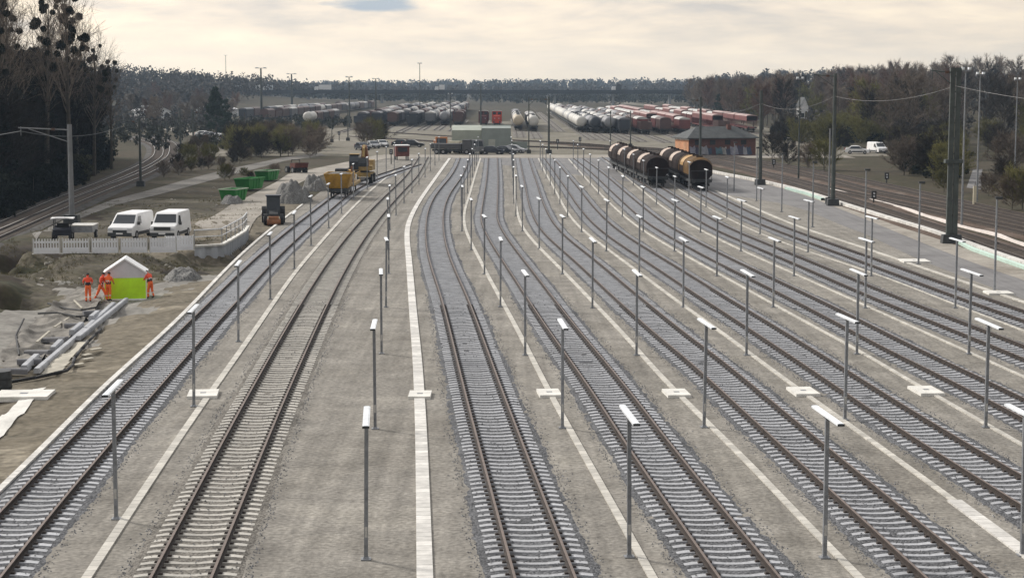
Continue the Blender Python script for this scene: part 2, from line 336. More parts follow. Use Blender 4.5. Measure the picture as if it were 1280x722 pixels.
def lid_mat(name, col, joint=0.5, dark=0.48):
    m = bpy.data.materials.new(name); m.use_nodes = True; t = m.node_tree; nd = t.nodes; bs = nd['Principled BSDF']; lk = t.links.new
    bs.inputs['Roughness'].default_value = 0.88
    uv = nd.new('ShaderNodeUVMap'); sp = nd.new('ShaderNodeSeparateXYZ'); lk(uv.outputs[0], sp.inputs[0])
    def mth(op, a, v=None):
        n = nd.new('ShaderNodeMath'); n.operation = op; lk(a, n.inputs[0])
        if v is not None: n.inputs[1].default_value = v
        return n.outputs[0]
    q = mth('DIVIDE', sp.outputs[1], joint); fr = mth('FRACT', q); fl = mth('FLOOR', q)
    wn = nd.new('ShaderNodeTexWhiteNoise'); wn.noise_dimensions = '1D'; lk(fl, wn.inputs['W'])
    h = nd.new('ShaderNodeMapRange'); lk(wn.outputs[0], h.inputs[0]); h.inputs[3].default_value = 0.76; h.inputs[4].default_value = 1.08
    lt = mth('LESS_THAN', fr, 0.06); h2 = nd.new('ShaderNodeMapRange'); lk(lt, h2.inputs[0]); h2.inputs[3].default_value = 1.0; h2.inputs[4].default_value = dark
    mm = nd.new('ShaderNodeMath'); mm.operation = 'MULTIPLY'; lk(h.outputs[0], mm.inputs[0]); lk(h2.outputs[0], mm.inputs[1])
    no = nd.new('ShaderNodeTexNoise'); no.inputs['Scale'].default_value = 4; no.inputs['Detail'].default_value = 5; lk(nd.new('ShaderNodeNewGeometry').outputs['Position'], no.inputs[0])
    h3 = nd.new('ShaderNodeMapRange'); lk(no.outputs[0], h3.inputs[0]); h3.inputs[1].default_value = 0.3; h3.inputs[2].default_value = 0.7; h3.inputs[3].default_value = 0.82; h3.inputs[4].default_value = 1.1
    m3 = nd.new('ShaderNodeMath'); m3.operation = 'MULTIPLY'; lk(mm.outputs[0], m3.inputs[0]); lk(h3.outputs[0], m3.inputs[1])
    vm = nd.new('ShaderNodeVectorMath'); vm.operation = 'SCALE'; vm.inputs[0].default_value = col; lk(m3.outputs[0], vm.inputs['Scale']); lk(vm.outputs[0], bs.inputs['Base Color'])
    return m
M_lid = lid_mat('trough_lid', (0.68, 0.66, 0.62))
M_lid_cream = lid_mat('cream_trough_lid', (0.56, 0.535, 0.48))
# ---- terrain
def sst(a, b, x): 
    t = np.clip((x - a) / (b - a), 0, 1); return t * t * (3 - 2 * t)
def terrain(X, Y):
    X = np.asarray(X, float); Y = np.asarray(Y, float)
    right = 13.0 * sst(85, 230, X) * sst(330, 480, Y) * (1 - sst(1500, 2200, Y))
    left = 13.0 * np.exp(-((X + 270) / 130) ** 2 - ((Y - 1050) / 260) ** 2)
    emb = 3.0 * sst(-60, -86, X) * sst(120, 170, Y) * (1 - sst(280, 325, Y))
    far = 6.0 * sst(1700, 2600, Y) * (0.6 + 0.4 * np.sin(X / 260.0 + 1.0))
    return right + left + emb + far
PATCH = (-52.0, -6.0, 40.0, 200.0)      # the earthworks sheet lies here; the base ground dips below it
def build_ground():
    xs = np.unique(np.concatenate([np.linspace(-2600, -400, 23), np.linspace(-400, -80, 33), np.linspace(-80, -4, 20), np.linspace(-4, 80, 8), np.linspace(80, 400, 33), np.linspace(400, 2600, 23)]))
    ys = np.unique(np.concatenate([np.linspace(-60, 36, 7), np.linspace(36, 220, 24), np.linspace(220, 560, 35), np.linspace(560, 1500, 48), np.linspace(1500, 2800, 15)]))
    X, Y = np.meshgrid(xs, ys); Z = terrain(X, Y)
    inside = (X > PATCH[0] + 2) & (X < -1) & (Y > PATCH[2] + 2) & (Y < PATCH[3] - 4)
    Z = np.where(inside, Z - 6.0, Z)
    mb = MB(); nx = len(xs)
    mb.add(np.stack([X.ravel(), Y.ravel(), Z.ravel()], 1).tolist(), [(j * nx + i, j * nx + i + 1, (j + 1) * nx + i + 1, (j + 1) * nx + i) for j in range(len(ys) - 1) for i in range(nx - 1)])
    o = mb.build('ground', M_grass, smooth=True); tag(o, kind='structure')
build_ground()
def sheet(name, poly, z, m, n=40):
    """flat sheet from a left and a right border of equal length"""
    mb = MB(); l, r = poly
    k = 6
    rows = [[Vector(a).lerp(Vector(b), i / k) for i in range(k + 1)] for a, b in zip(l, r)]
    mb.add([(q[0], q[1], z) for row in rows for q in row], [(j * (k + 1) + i, j * (k + 1) + i + 1, (j + 1) * (k + 1) + i + 1, (j + 1) * (k + 1) + i) for j in range(len(rows) - 1) for i in range(k)])
    o = mb.build(name, m); tag(o, kind='structure'); return o
ROADL = Line(*smooth_line(gp([(900,243),(960,250),(1047,281),(1084,292),(1140,321),(1192,341),(1280,374)]), 24, 330, lam=30))
ROADR = Line(*smooth_line(gp([(885,216),(960,231),(1034,255),(1157,305),(1245,339),(1280,350)]), 24, 330, lam=30))
TRR = Line(*smooth_line(gp([(885,214),(896,217),(920,222),(946,226),(972,232.5),(1012,243),(1034,250),(1055,257.5),(1081,265),(1119,277.5),(1150,286),(1200,302.5),(1232,316),(1279,331)]), 24, 330, lam=30))
yy = np.linspace(24, 318, 60)
sheet('platform_ground', ([(LL['L0'].X(y) + 0.1, y) for y in yy], [(ROADL.X(y), y) for y in yy]), 0.004, M_plat)
yy = np.linspace(60, 330, 50)
sheet('road', ([(ROADL.X(y), y) for y in yy], [(ROADR.X(y), y) for y in yy]), 0.008, M_asph)
sheet('road_verge_gravel', ([(ROADR.X(y), y) for y in yy], [(TRR.X(y) + 0.6, y) for y in yy]), 0.012, M_dirtroad)
# the yard beyond the new sidings
yy = np.linspace(319, 1300, 60)
sheet('yard_ground', ([(-56 - (y - 319) * 0.02 - max(0, y - 500) * .30, y) for y in yy], [(66 + (y - 319) * 0.03, y) for y in yy]), 0.012, M_yard)
sheet('crossing_road', ([(-24 + (y - 318) * 0.2, y) for y in (311.0, 325.0)], [(58, y) for y in (311.0, 325.0)]), 0.016, M_dirtroad)
# ---- tracks
def rail_mesh(pts, name='rail', parent=None, top=None):
    mb = MB(); prof = [(-0.07, 0), (0.07, 0), (0.07, 0.02), (0.012, 0.035), (0.012, 0.13), (0.036, 0.14), (0.036, 0.172), (-0.036, 0.172), (-0.036, 0.14), (-0.012, 0.13), (-0.012, 0.035), (-0.07, 0.02)]
    n = len(prof); rows = []
    for i, p in enumerate(pts):
        t = (pts[min(i + 1, len(pts) - 1)] - pts[max(i - 1, 0)]); t.z = 0; t.normalize(); nr = Vector((t.y, -t.x, 0))
        rows.append([p + nr * a + Vector((0, 0, z)) for a, z in prof])
    b = 0; mb.v = [tuple(q) for r in rows for q in r]
    for i in range(len(rows) - 1):
        for j in range(n):
            k = (j + 1) % n; mb.f.append((i * n + j, i * n + k, (i + 1) * n + k, (i + 1) * n + j)); mb.m.append(1 if j == 6 else 0)
    return mb.build(name, [M_rust_shade, top or M_railtop], parent)
def offset(pts, d, z=0.0):
    o = []
    for i, p in enumerate(pts):
        t = (pts[min(i + 1, len(pts) - 1)] - pts[max(i - 1, 0)]); t.z = 0; t.normalize(); o.append(p + Vector((t.y, -t.x, 0)) * d + Vector((0, 0, z)))
    return o
def sleeper_mb(full=True, mb=None, M=Matrix()):
    mb = mb or MB()
    xs = [-1.3, -1.05, -0.75, -0.5, -0.2, 0.2, 0.5, 0.75, 1.05, 1.3]; zt = [0.03, 0.062, 0.068, 0.06, 0.034, 0.034, 0.06, 0.068, 0.062, 0.03]; w = [0.11, 0.13, 0.13, 0.125, 0.1, 0.1, 0.125, 0.13, 0.13, 0.11]
    if not full: xs, zt, w = [-1.3, 0, 1.3], [0.055, 0.045, 0.055], [0.12, 0.1, 0.12]
    rings = [[M @ Vector((x, -a - 0.015, -0.03)), M @ Vector((x, a + 0.015, -0.03)), M @ Vector((x, a, z)), M @ Vector((x, -a, z))] for x, z, a in zip(xs, zt, w)]
    mb.loft(rings, 0)
    if full:
        for s in (-1, 1):
            for d in (-0.13, 0.13):
                q = [M @ Vector(v) for v in [(s * 0.752 + d - 0.06, -0.075, 0.06), (s * 0.752 + d + 0.06, -0.075, 0.06), (s * 0.752 + d + 0.06, 0.075, 0.06), (s * 0.752 + d - 0.06, 0.075, 0.06), (s * 0.752 + d - 0.04, -0.05, 0.115), (s * 0.752 + d + 0.04, -0.05, 0.115), (s * 0.752 + d + 0.04, 0.05, 0.115), (s * 0.752 + d - 0.04, 0.05, 0.115)]]
                mb.add(q, [(4, 5, 6, 7), (0, 1, 5, 4), (1, 2, 6, 5), (2, 3, 7, 6), (3, 0, 4, 7)], 1)
    return mb
SLP = {}
def track(line, y0, y1, label, ball, slp, nmax=100, width=1.52, dust=False):
    root = thing('railway_track', label, 'railway track', (0, 0, 0), 0, 'new sidings of the marshalling yard')
    pts = line.pts(y0, y1, 2.0)
    for d in (-0.752, 0.752): rail_mesh(offset(pts, d, 0.05), 'rail', root)
    # ballast bed with ragged shoulders
    mb = MB(); fine = line.pts(y0, y1, 0.35); r_ = np.random.default_rng(int(line.xs[5] * 100) % 1000)
    jit = r_.normal(0, 0.035, (len(fine), 2)) + 0.05 * np.sin(np.arange(len(fine))[:, None] * 0.13 + r_.uniform(0, 6, 2)); zj = r_.normal(0, 0.008, (len(fine), 5))
    ribbon(mb, fine, lambda i: [(-width + jit[i, 0], 0.0), (-1.3 + jit[i, 0] * .5, 0.024 + zj[i, 0]), (-0.85, 0.03 + zj[i, 1]), (-0.3, 0.022 + zj[i, 2]), (0.3, 0.022 + zj[i, 3]), (0.85, 0.03 + zj[i, 4]), (1.3 + jit[i, 1] * .5, 0.024 + zj[i, 0]), (width + jit[i, 1], 0.0)])
    tag(mb.build('ballast_bed', ball), kind='structure')
    key = slp.name
    if key not in SLP:
        tmp = sleeper_mb().build('sleeper_source', [slp, M_rust_shade]); SLP[key] = tmp.data; bpy.data.objects.remove(tmp)
    n = 0; rest = MB(); Y = y0
    while Y < y1:
        t = line.tan(Y); p = Vector((line.X(Y), Y, 0.0)); a = math.atan2(t.y, t.x) - math.pi / 2
        u, v = PX(p)
        if v < 760 and -70 < u < 1350:
            if n < nmax:
                o = bpy.data.objects.new('sleeper', SLP[key]); C.objects.link(o); o.parent = root
                o.location = p + Vector((0, 0, random.uniform(-0.006, 0.006))); o.rotation_euler = (0, 0, a + random.uniform(-0.008, 0.008)); n += 1
            else: sleeper_mb(False, rest, Matrix.Translation(p) @ Matrix.Rotation(a, 4, 'Z'))
        Y += 0.6 * t.y
    if rest.v: rest.build('sleepers', [slp], root)['kind'] = 'stuff'
    return root
TLAB = ['steel siding track nearest the tent and excavation, at far left', 'dusty steel track between the thin trough and the wide white trough',
        'curving track with pale sleepers just right of the wide white trough', 'track kinked mid-way, between third and fourth cable troughs', 'track running to the bottom right between two thin troughs',
        'track entering at right edge beside the widening white trough', 'third siding track counted from the grey road', 'second siding track from the grey road, below the brown wagons', 'siding track nearest the grey road, below the ochre wagon']
ENDS = {1: (30, 284), 2: (30, 314), 3: (30, 309), 4: (30, 309), 5: (32, 309), 6: (34, 308), 7: (44, 306), 8: (56, 312), 9: (66, 312)}
for k in range(1, 10):
    track(TL[k], *ENDS[k], TLAB[k - 1], M_ball_s if k == 2 else M_ball, M_sleeper_s if k == 2 else M_sleeper)
# ---- cable troughs
def trough(key, y0, y1, w, label, m, h=0.05, group='cable troughs between the tracks'):
    mb = MB(); pts = LL[key].pts(y0, y1, 1.0)
    ribbon(mb, pts, [(-w / 2, 0.0), (-w / 2, h), (w / 2, h), (w / 2, 0.0)])
    return tag(mb.build('cable_trough', m), label, 'cable trough', group)
trough('L0', 40, 190, 0.22, 'white concrete cable trough along the edge of the excavation bank', M_lid, 0.08)
trough('L1', 30, 268, 0.26, 'thin pale cable trough between the two leftmost tracks', M_lid_cream)
trough('L2', 30, 309, 0.42, 'wide white slab cable trough running up the middle', M_lid, 0.06)
trough('L3', 30, 309, 0.23, 'thin cable trough right of the central pale track', M_lid_cream)
trough('L4', 30, 309, 0.23, 'thin cable trough reaching the bottom edge right of centre', M_lid_cream)
trough('L5', 54, 309, 0.22, 'thin far stretch of trough leading up to its white chamber slab', M_lid_cream)
trough('L5', 33, 54, 0.44, 'wide white near stretch of trough at the bottom right corner', M_lid, 0.06)
trough('L6', 48, 306, 0.20, 'thin trough passing through the white slab nearest the right edge', M_lid_cream)
trough('L7', 66, 300, 0.18, 'faint thin trough two tracks short of the grey road', M_lid_cream)
trough('L8', 86, 230, 0.14, 'faintest trough, between the last two tracks before the road', M_lid_cream)
trough('L9', 96, 215, 0.34, 'cream trough lid strip beside the grey road', M_lid_cream)
def chamber(x, y, w, d, label, rz=0.0):
    p = G(x, y); t = thing('chamber_slab', label, 'chamber slab', p, rz, 'white cable chamber slabs')
    mb = MB(); mb.box((0, 0, 0.06), (w, d, 0.12), taper=0.98); mb.build('slab', M_white_conc, t)
    mb = MB(); mb.box((0, 0, 0.124), (0.22, 0.22, 0.01)); mb.build('lid', M_galv, t)
chamber(525, 495, 0.9, 1.5, 'white chamber slab on the wide central trough')
chamber(254, 494, 1.2, 1.7, 'white chamber slab between the two leftmost tracks', 0.1)
chamber(686.5, 493, 0.9, 1.6, 'white chamber slab on thin trough right of the central track', 0.08)
chamber(845.5, 493, 0.95, 1.6, 'white chamber slab in front of a lamp post right of centre', 0.08)
chamber(1004, 491, 1.0, 1.8, 'white chamber slab half hidden by a near lamp head', 0.08)
chamber(1157.5, 490, 1.0, 1.9, 'white chamber slab nearest the right edge', 0.08)
chamber(1143, 327, 1.9, 2.0, 'small white slab at the foot of a tall roadside post')
chamber(1248, 367, 1.5, 1.5, 'small white slab at foot of rightmost roadside post')
# ---- platform lamps
def make_lamp():
    r = thing('lamp_post', 'x', 'lamp post', (0, 0, 0), 0, 'low lamp posts between the tracks')
    mb = MB(); mb.box((0, 0, 1.88), (0.105, 0.105, 3.7)); mb.build('post', M_galv, r)
    mb = MB(); mb.box((0, 0, 0.02), (0.26, 0.26, 0.03)); mb.box((0, 0, 0.06), (0.16, 0.16, 0.06), taper=0.75); mb.build('base_plate', M_galv, r)
    mb = MB(); mb.box((0, 0, 3.80), (0.175, 2.75, 0.055)); mb.box((0, 0, 3.832), (0.11, 2.7, 0.012)); mb.build('lamp_head', M_lampw, r)
    for s in (-1, 1): mb = MB(); mb.box((0, s * 1.39, 3.80), (0.18, 0.03, 0.062)); mb.build('end_cap', M_dark, r)
    mb = MB(); mb.box((0, 0, 3.745), (0.13, 0.3, 0.03)); mb.build('bracket', M_dark, r)
    mb = MB(); mb.box((0, -0.054, 0.75), (0.07, 0.008, 0.28)); mb.build('access_door', M_conc, r)
    return r
ROWS = {
 'a': ('L1', [(145.4,648.5),(242.4,508),(298,427),(338,374),(368,336),(389,307),(411,285),(427,267),(442,249)], 'in the row between the two leftmost tracks', 280),
 'b': ('L2', [(457.5,699),(469,536),(477,442),(482.5,384),(486,342)], 'in the row left of the wide white trough', 305),
 'c': ('L3', [(786.5,696),(703,535),(656.5,444),(625.5,383.6),(605.6,342.5),(589,312.5),(577.5,289)], 'in the row right of the central track', 300),
 'd': ('L4', [(1030.6,697),(880,534),(795.6,444),(740.5,385),(703,342.5),(674,311),(653,289)], 'on the trough leaving the bottom edge right of centre', 300),
 'e': ('L5', [(1278,694),(1056,524.7),(933,444),(854,384),(799,343),(758,314),(727,290)], 'on the trough with the wide near stretch', 298),
 'f': ('L6', [(1232,534),(1071,442.5),(966.5,384),(896,345),(843,314),(804,290)], 'on the trough with the rightmost white slab', 296),
 'g': ('L7', [(1211,442.5),(1081.5,385),(992.5,345),(926,314),(875.6,290.6)], 'on the faint trough before the brown wagons', 290),
 'h': ('L8', [(1194,385),(1089,345),(1010,315),(950,292.5),(908.5,272.5),(882.5,259)], 'between the last two tracks before the road', 220),
}
LAMP = make_lamp(); first = True; LAMPS = []
for key, (ln, px, where, yend) in ROWS.items():
    line = LL[ln]; P = [G(x, y) for x, y in px]
    off = np.median([p.x - line.X(p.y) for p in P[-3:]])
    while P[-1].y + 18 < yend:
        Y = P[-1].y + 18; P.append(Vector((line.X(Y) + off, Y, 0)))
    for i, p in enumerate(P):
        tn = line.tan(p.y); rz = math.atan2(tn.y, tn.x) - math.pi / 2
        o_ = ORD[i] + ' from the front' if i else 'nearest'
        lab = f'lamp post, {o_} {where}'
        p = Vector((p.x, p.y, 0.004))
        if first: LAMP.location = p; LAMP.rotation_euler = (0, 0, rz); LAMP['label'] = lab; first = False; o = LAMP
        else: o = dup(LAMP, p, rz, lab)
        o.rotation_euler = (R(random.gauss(0, .35)), R(random.gauss(0, .35)), rz + R(random.gauss(0, 1.0))); LAMPS.append(o)
# taller posts with a small dark head along the road
r = None
PI_ = [(1243,365),(1148,330),(1081,301),(1015.6,284),(977,265),(945.6,251),(917.5,239)]
for i, q in enumerate(PI_):
    lab = 'slim tall post with small dark head beside the road, ' + (ORD[i] + ' from the front' if i else 'nearest')
    if r is None:
        r = thing('roadside_lamp', lab, 'lamp post', G(*q), 0, 'tall lamp posts along the road')
        mb = MB(); mb.cyl((0, 0, 0), (0, 0, 5.6), 0.075, 0.055, 10); mb.build('post', M_galv, r)
        mb = MB(); mb.box((0, 0, 0.03), (0.3, 0.3, 0.06)); mb.build('base_plate', M_galv, r)
        mb = MB(); mb.box((0.1, 0, 5.66), (0.42, 0.24, 0.14)); mb.box((0.22, 0, 5.6), (0.16, 0.2, 0.08)); mb.build('lamp_head', M_dark, r)
    else: dup(r, G(*q), 0, lab)
# ------------------------------------------------------------------ earthworks left of the tracks
CTRL = [(60,290,.6,1),(120,290,.6,1),(180,290,.6,2),(240,285,.6,2),(280,275,.5,2),(40,316,.6,1),(100,319,.6,1),(160,318,.6,1),(225,314,.55,1),(300,272,.3,2),
 (330,262,.15,2),(20,330,.1,0),(60,336,.1,1),(120,335,.05,1),(180,335,.0,1),(215,335,-.1,0),(60,352,-.6,1),(110,352,-.5,1),(160,352,-.5,1),(205,350,-.4,1),(250,335,-.8,0),(285,322,-.7,3),(275,338,-.5,1),(240,352,-.3,3),
 (110,378,-.5,3),(160,376,-.5,3),(190,374,-.4,3),(100,400,-.6,3),(60,420,-.7,3),(30,445,-.7,3),(130,400,-.55,3),(15,352,-1.0,0),(35,345,-.4,1),(30,372,-3.0,0),(8,395,-3.6,0),(5,420,-2.8,0),(14,378,-3.2,0),(60,372,-1.0,1),(50,395,-.8,3),(85,362,-.7,3),
 (220,368,-.1,2),(190,395,-.15,2),(160,420,-.1,2),(140,450,-.1,2),(110,470,-.1,2),(80,500,-.05,2),(40,520,-.1,2),(10,560,-.05,2),(0,490,-.3,2),(100,520,0,2),(60,540,0,2),(180,430,0,2),(230,370,-.05,2),
 (20,300,.2,0),(0,300,.1,0),(40,270,.0,0),(100,255,0,0),(160,240,0,0),(200,250,0,1),(220,268,.2,1),(250,255,.2,1),(300,240,.1,1),(350,232,0,2),(380,240,-.05,2),(340,285,-.1,2),(330,300,-.2,2),(310,300,-.5,2)]
for x, y in [(0,612),(56,560),(121,491),(165,452),(204,418),(236,386),(268,352),(300,320),(330,294),(352,276),(395,243)]: CTRL.append((x, y, -0.01, 2))
CP = [[*G(x, y, z)] for x, y, z, m in CTRL]; CM = [c[3] for c in CTRL]
WALL = [G(243, 309, .5), G(262, 308, .5), G(277, 307, .5), G(291, 299, .5), G(304, 291, .5), G(309, 284, .4)]
for a, b in zip(WALL[:-1], WALL[1:]):                     # the ground drops at the sheet pile wall
    t_ = (b - a).normalized(); n_ = Vector((t_.y, -t_.x, 0))
    for k in range(7):
        q = a.lerp(b, k / 7)
        for dd, zz in ((.45, -1.0), (1.1, -1.0), (1.9, -.9), (-.45, .48), (-1.2, .5)): CP.append([q.x + n_.x * dd, q.y + n_.y * dd, zz]); CM.append(1 if dd > 0 else 2)
for Y in range(42, 200, 9):                               # level ground beyond the left edge of the view
    for X in (-50, -45, -38, -30, -22):
        if X < -0.30 * Y - 4 or X == -50: CP.append([X, Y, 0.0]); CM.append(1)
for Y in range(110, 152, 4):
    for d_ in (0.8, 3.0, 6.0): CP.append([-0.2785 * Y - d_, Y, 0.05]); CM.append(0)
CP = np.array(CP); CM = np.array(CM)
def vnoise(x, y, seed=0):
    """cheap smooth value noise"""
    r_ = np.random.default_rng(seed); T = r_.random((64, 64))
    xi = np.floor(x).astype(int); yi = np.floor(y).astype(int); fx = x - xi; fy = y - yi; fx = fx * fx * (3 - 2 * fx); fy = fy * fy * (3 - 2 * fy)
    g_ = lambda i, j: T[(xi + i) % 64, (yi + j) % 64]
    return (g_(0, 0) * (1 - fx) + g_(1, 0) * fx) * (1 - fy) + (g_(0, 1) * (1 - fx) + g_(1, 1) * fx) * fy - 0.5
def pit(X, Y):
    X = np.atleast_1d(np.asarray(X, float)); Y = np.atleast_1d(np.asarray(Y, float))
    d2 = (X[:, None] - CP[None, :, 0]) ** 2 + ((Y[:, None] - CP[None, :, 1]) * 0.8) ** 2 + 0.3
    w = d2 ** -1.9; z = (w * CP[None, :, 2]).sum(1) / w.sum(1)
    l0 = np.interp(Y, LL['L0'].ys, LL['L0'].xs); away = np.clip((l0 - X) / 2.5, 0, 1) * np.clip((150 - Y) / 12, 0, 1)
    n = 0.34 * vnoise(X / 3.1, Y / 3.1, 1) + 0.22 * vnoise(X / 1.1, Y / 1.1, 2) + 0.12 * vnoise(X / 0.45, Y / 0.45, 3)
    flat = 1 - 0.75 * np.exp(-((Y - 145) / 9) ** 2) 
    return z + n * away * flat * 0.8
def S(x, y):
    z = 0.0
    for _ in range(8):
        p = G(x, y, z); z = float(pit(p.x, p.y)[0])
    return G(x, y, z)
def earthworks():
    st = 0.4; xs = np.arange(PATCH[0], PATCH[1], st); ys = np.arange(PATCH[2], PATCH[3], st)
    X, Y = np.meshgrid(xs, ys); Z = pit(X.ravel(), Y.ravel()).reshape(X.shape)
    l0 = np.interp(Y, LL['L0'].ys, LL['L0'].xs)
    Z = np.where(X > l0 - 0.1, np.minimum(Z, -0.02), Z)
    mb = MB(); nx = len(xs)
    mb.v = np.stack([X.ravel(), Y.ravel(), Z.ravel()], 1).tolist()
    jx = X + 2.2 * vnoise(X / 1.5, Y / 1.5, 7); jy = Y + 3 * vnoise(X / 1.5, Y / 1.5, 8)
    d = (jx.ravel()[:, None] - CP[None, :, 0]) ** 2 + ((jy.ravel()[:, None] - CP[None, :, 1]) * 0.7) ** 2
    M_ = CM[d.argmin(1)]
    for j in range(len(ys) - 1):
        for i in range(nx - 1):
            if X[j, i] > l0[j, i] + 0.5: continue
            mb.f.append((j * nx + i, j * nx + i + 1, (j + 1) * nx + i + 1, (j + 1) * nx + i)); mb.m.append(int(M_[j * nx + i]))
    o = mb.build('earthworks_ground', [M_earth, M_soil, M_bank, M_fleece_soil], smooth=True); tag(o, kind='structure')
M_soil = ground_mat('bank_soil', [(0.055, 0.047, 0.034), (0.088, 0.077, 0.058), (0.078, 0.07, 0.046), (0.15, 0.13, 0.10)], 0.35, 0.3, 0.9, 3.0)
M_fleece_soil = ground_mat('grey_pit_floor', [(0.17, 0.16, 0.145), (0.22, 0.21, 0.19), (0.27, 0.255, 0.23)], 0.3, 0.22, 0.7, 2.5)
earthworks()
def draped(name, outline, m, label, cat, lift=0.03, st=0.35, fold=0.05, group=None):
    """a thin sheet lying over the earthworks; outline in photo pixels"""
    P = [S(x, y) for x, y in outline]; xs_ = [p.x for p in P]; ys_ = [p.y for p in P]
    def inside(x, y):
        c = False; j = len(P) - 1
        for i in range(len(P)):
            if (P[i].y > y) != (P[j].y > y) and x < (P[j].x - P[i].x) * (y - P[i].y) / (P[j].y - P[i].y) + P[i].x: c = not c
            j = i
        return c
    gx = np.arange(min(xs_), max(xs_), st); gy = np.arange(min(ys_), max(ys_), st); idx = {}; mb = MB()
    def V(i, j):
        if (i, j) not in idx:
            x, y = gx[0] + i * st, gy[0] + j * st
            z = float(pit(x, y)[0]) + lift + fold * (max(0, math.sin(x * 2.3 + y * 1.3 + 2 * math.sin(y * .5))) ** 3 + .6 * max(0, math.sin(-x * 1.1 + y * 1.9)) ** 4)
            idx[(i, j)] = len(mb.v); mb.v.append((x, y, z))
        return idx[(i, j)]
    for i in range(len(gx) - 1):
        for j in range(len(gy) - 1):
            if inside(gx[i] + st / 2, gy[j] + st / 2): mb.f.append((V(i, j), V(i + 1, j), V(i + 1, j + 1), V(i, j + 1))); mb.m.append(0)
    return tag(mb.build(name, m, smooth=True), label, cat, group)
M_fleece = mat('geotextile', (0.165, 0.152, 0.132), 0.9, 0.35, 1.4, fine=0.2, coord='World', bump=0.4)
M_cream = mat('cream_boards', (0.42, 0.39, 0.32), 0.85, 0.15, 1.5, coord='World')
draped('geotextile_sheet', [(2,440),(60,392),(88,366),(110,358),(128,378),(120,392),(96,412),(70,440),(45,462),(6,462)], M_fleece, 'grey geotextile sheet draped over the pit floor below the workers', 'ground sheet', 0.05, 0.16, 0.22)
draped('walkway_strip', [(44,474),(92,428),(112,428),(92,446),(74,466)], M_cream, 'cream board strip between the concrete beams and the black hose', 'walkway', 0.05, 0.1, 0.0)
CPATH = ([(-20,540),(0,522),(20,506),(42,487)], [(-10,558),(0,548),(34,512),(58,485)])
p = S(30, 496); t = thing('chamber_slab', 'large pale slab at left edge beside the black hose end', 'chamber slab', p, 0.05, 'white cable chamber slabs')
mb = MB(); mb.box((0, 0, 0.06), (2.2, 1.8, 0.2), taper=0.98); mb.build('slab', M_white_conc, t)
mb = MB(); mb.box((0, 0, 0.164), (0.3, 0.3, 0.012)); mb.build('lid', M_galv, t)
# long concrete beams with old sleepers lying against them
M_beam = mat('grey_beam_concrete', (0.36, 0.37, 0.39), 0.85, 0.15, 1.5, fine=0.1)
M_oldsl = mat('weathered_sleeper', (0.17, 0.17, 0.18), 0.85, 0.2, 2.0)
def bar(name, a, b, w, h, m, label, cat, group=None, lift=0.0, parts=None):
    A, B = S(*a), S(*b); mid = (A + B) / 2; d = B - A; rz = math.atan2(d.y, d.x); L = math.hypot(d.x, d.y); pitch_ = math.atan2(d.z, L)
    mb = MB(); prof = [(-w / 2, 0), (w / 2, 0), (w / 2, h * .75), (w / 2 - .04, h), (-w / 2 + .04, h), (-w / 2, h * .75)]
    mb.loft([[(x, a_, z) for a_, z in prof] for x in np.linspace(-L / 2, L / 2, max(2, int(L / 1.5)))])
    o = mb.build(name, m); o.location = mid + Vector((0, 0, lift)); o.rotation_euler = (0, -pitch_, rz)
    return tag(o, label, cat, group)
bar('concrete_beam', (46, 470), (106, 418), 0.28, 0.24, M_beam, 'long grey concrete beam, near half of the left row', 'beam', 'concrete trough beams in the pit', 0.12)
bar('concrete_beam', (107, 417), (142, 385), 0.28, 0.24, M_beam, 'long grey concrete beam, far half of the left row ending at tent', 'beam', 'concrete trough beams in the pit', 0.12)
bar('concrete_beam', (98, 428), (158, 379), 0.26, 0.22, M_beam, 'long grey concrete beam on the right, running up to the tent', 'beam', 'concrete trough beams in the pit', 0.12)
for i, (a, b) in enumerate([((0,470),(34,470)),((22,458),(52,457)),((33,446),(63,446)),((54,430),(84,429)),((82,412),(104,412)),((104,396),(128,395))]):
    bar('concrete_sleeper', a, b, 0.30, 0.24, M_oldsl, f'old concrete sleeper lying left of the beams, {ORD[i]+" from the front" if i else "nearest"}', 'sleeper', 'loose sleepers in the pit', 0.1)
for i, (a, b) in enumerate([((30,468),(46,453)),((66,444),(76,434)),((90,422),(102,412)),((114,404),(122,397))]):
    bar('duct_block', a, b, 0.3, 0.32, M_beam, f'short grey duct block beside the left beam row, {ORD[i]+" from the front" if i else "nearest"}', 'duct block', 'short duct blocks in the pit', 0.1)
for i, (a, b) in enumerate([((92,459),(104,457)),((103,452),(116,450)),((103,447),(113,445)),((113,440),(126,438))]):
    bar('wooden_board', a, b, 0.3, 0.06, M_cream, f'pale board lying on the sand right of the hose, {ORD[i]+" from the front" if i else "nearest"}', 'board', 'pale boards on the sand', 0.08)
for i, (a, b) in enumerate([((46,433),(62,419)),((68,414),(86,402)),((93,380),(103,390))]):
    bar('marking_lath', a, b, 0.12, 0.06, M_cream, f'thin pale lath on the grey sheet, {ORD[i]+" from the front" if i else "nearest"}', 'lath', 'thin laths on the sheet', 0.2)
hp = [S(*q) + Vector((0, 0, 0.12)) for q in [(0,483),(22,479),(45,475),(68,470),(84,466),(91,459),(93,451),(101,440),(110,430),(118,422),(126,414)]]
mb = MB(); mb.tube(hp, 0.075, 8); tag(mb.build('drainage_hose', M_black, smooth=True), 'black drainage hose bending across the sand at left', 'hose')
for k, cp_ in enumerate(([(60,384),(84,391),(102,393),(122,389)],[(48,397),(72,396),(96,401),(112,401)],[(30,404),(20,425),(24,450)])):
    mb = MB(); mb.tube([S(*q) + Vector((0, 0, .25)) for q in cp_], .055, 6); tag(mb.build('cable', M_black), ['black cable lying below the feet of the workers', 'black cable across the middle of the grey sheet', 'black cable along the left edge of the grey sheet'][k], 'cable', 'cables on the pit floor')
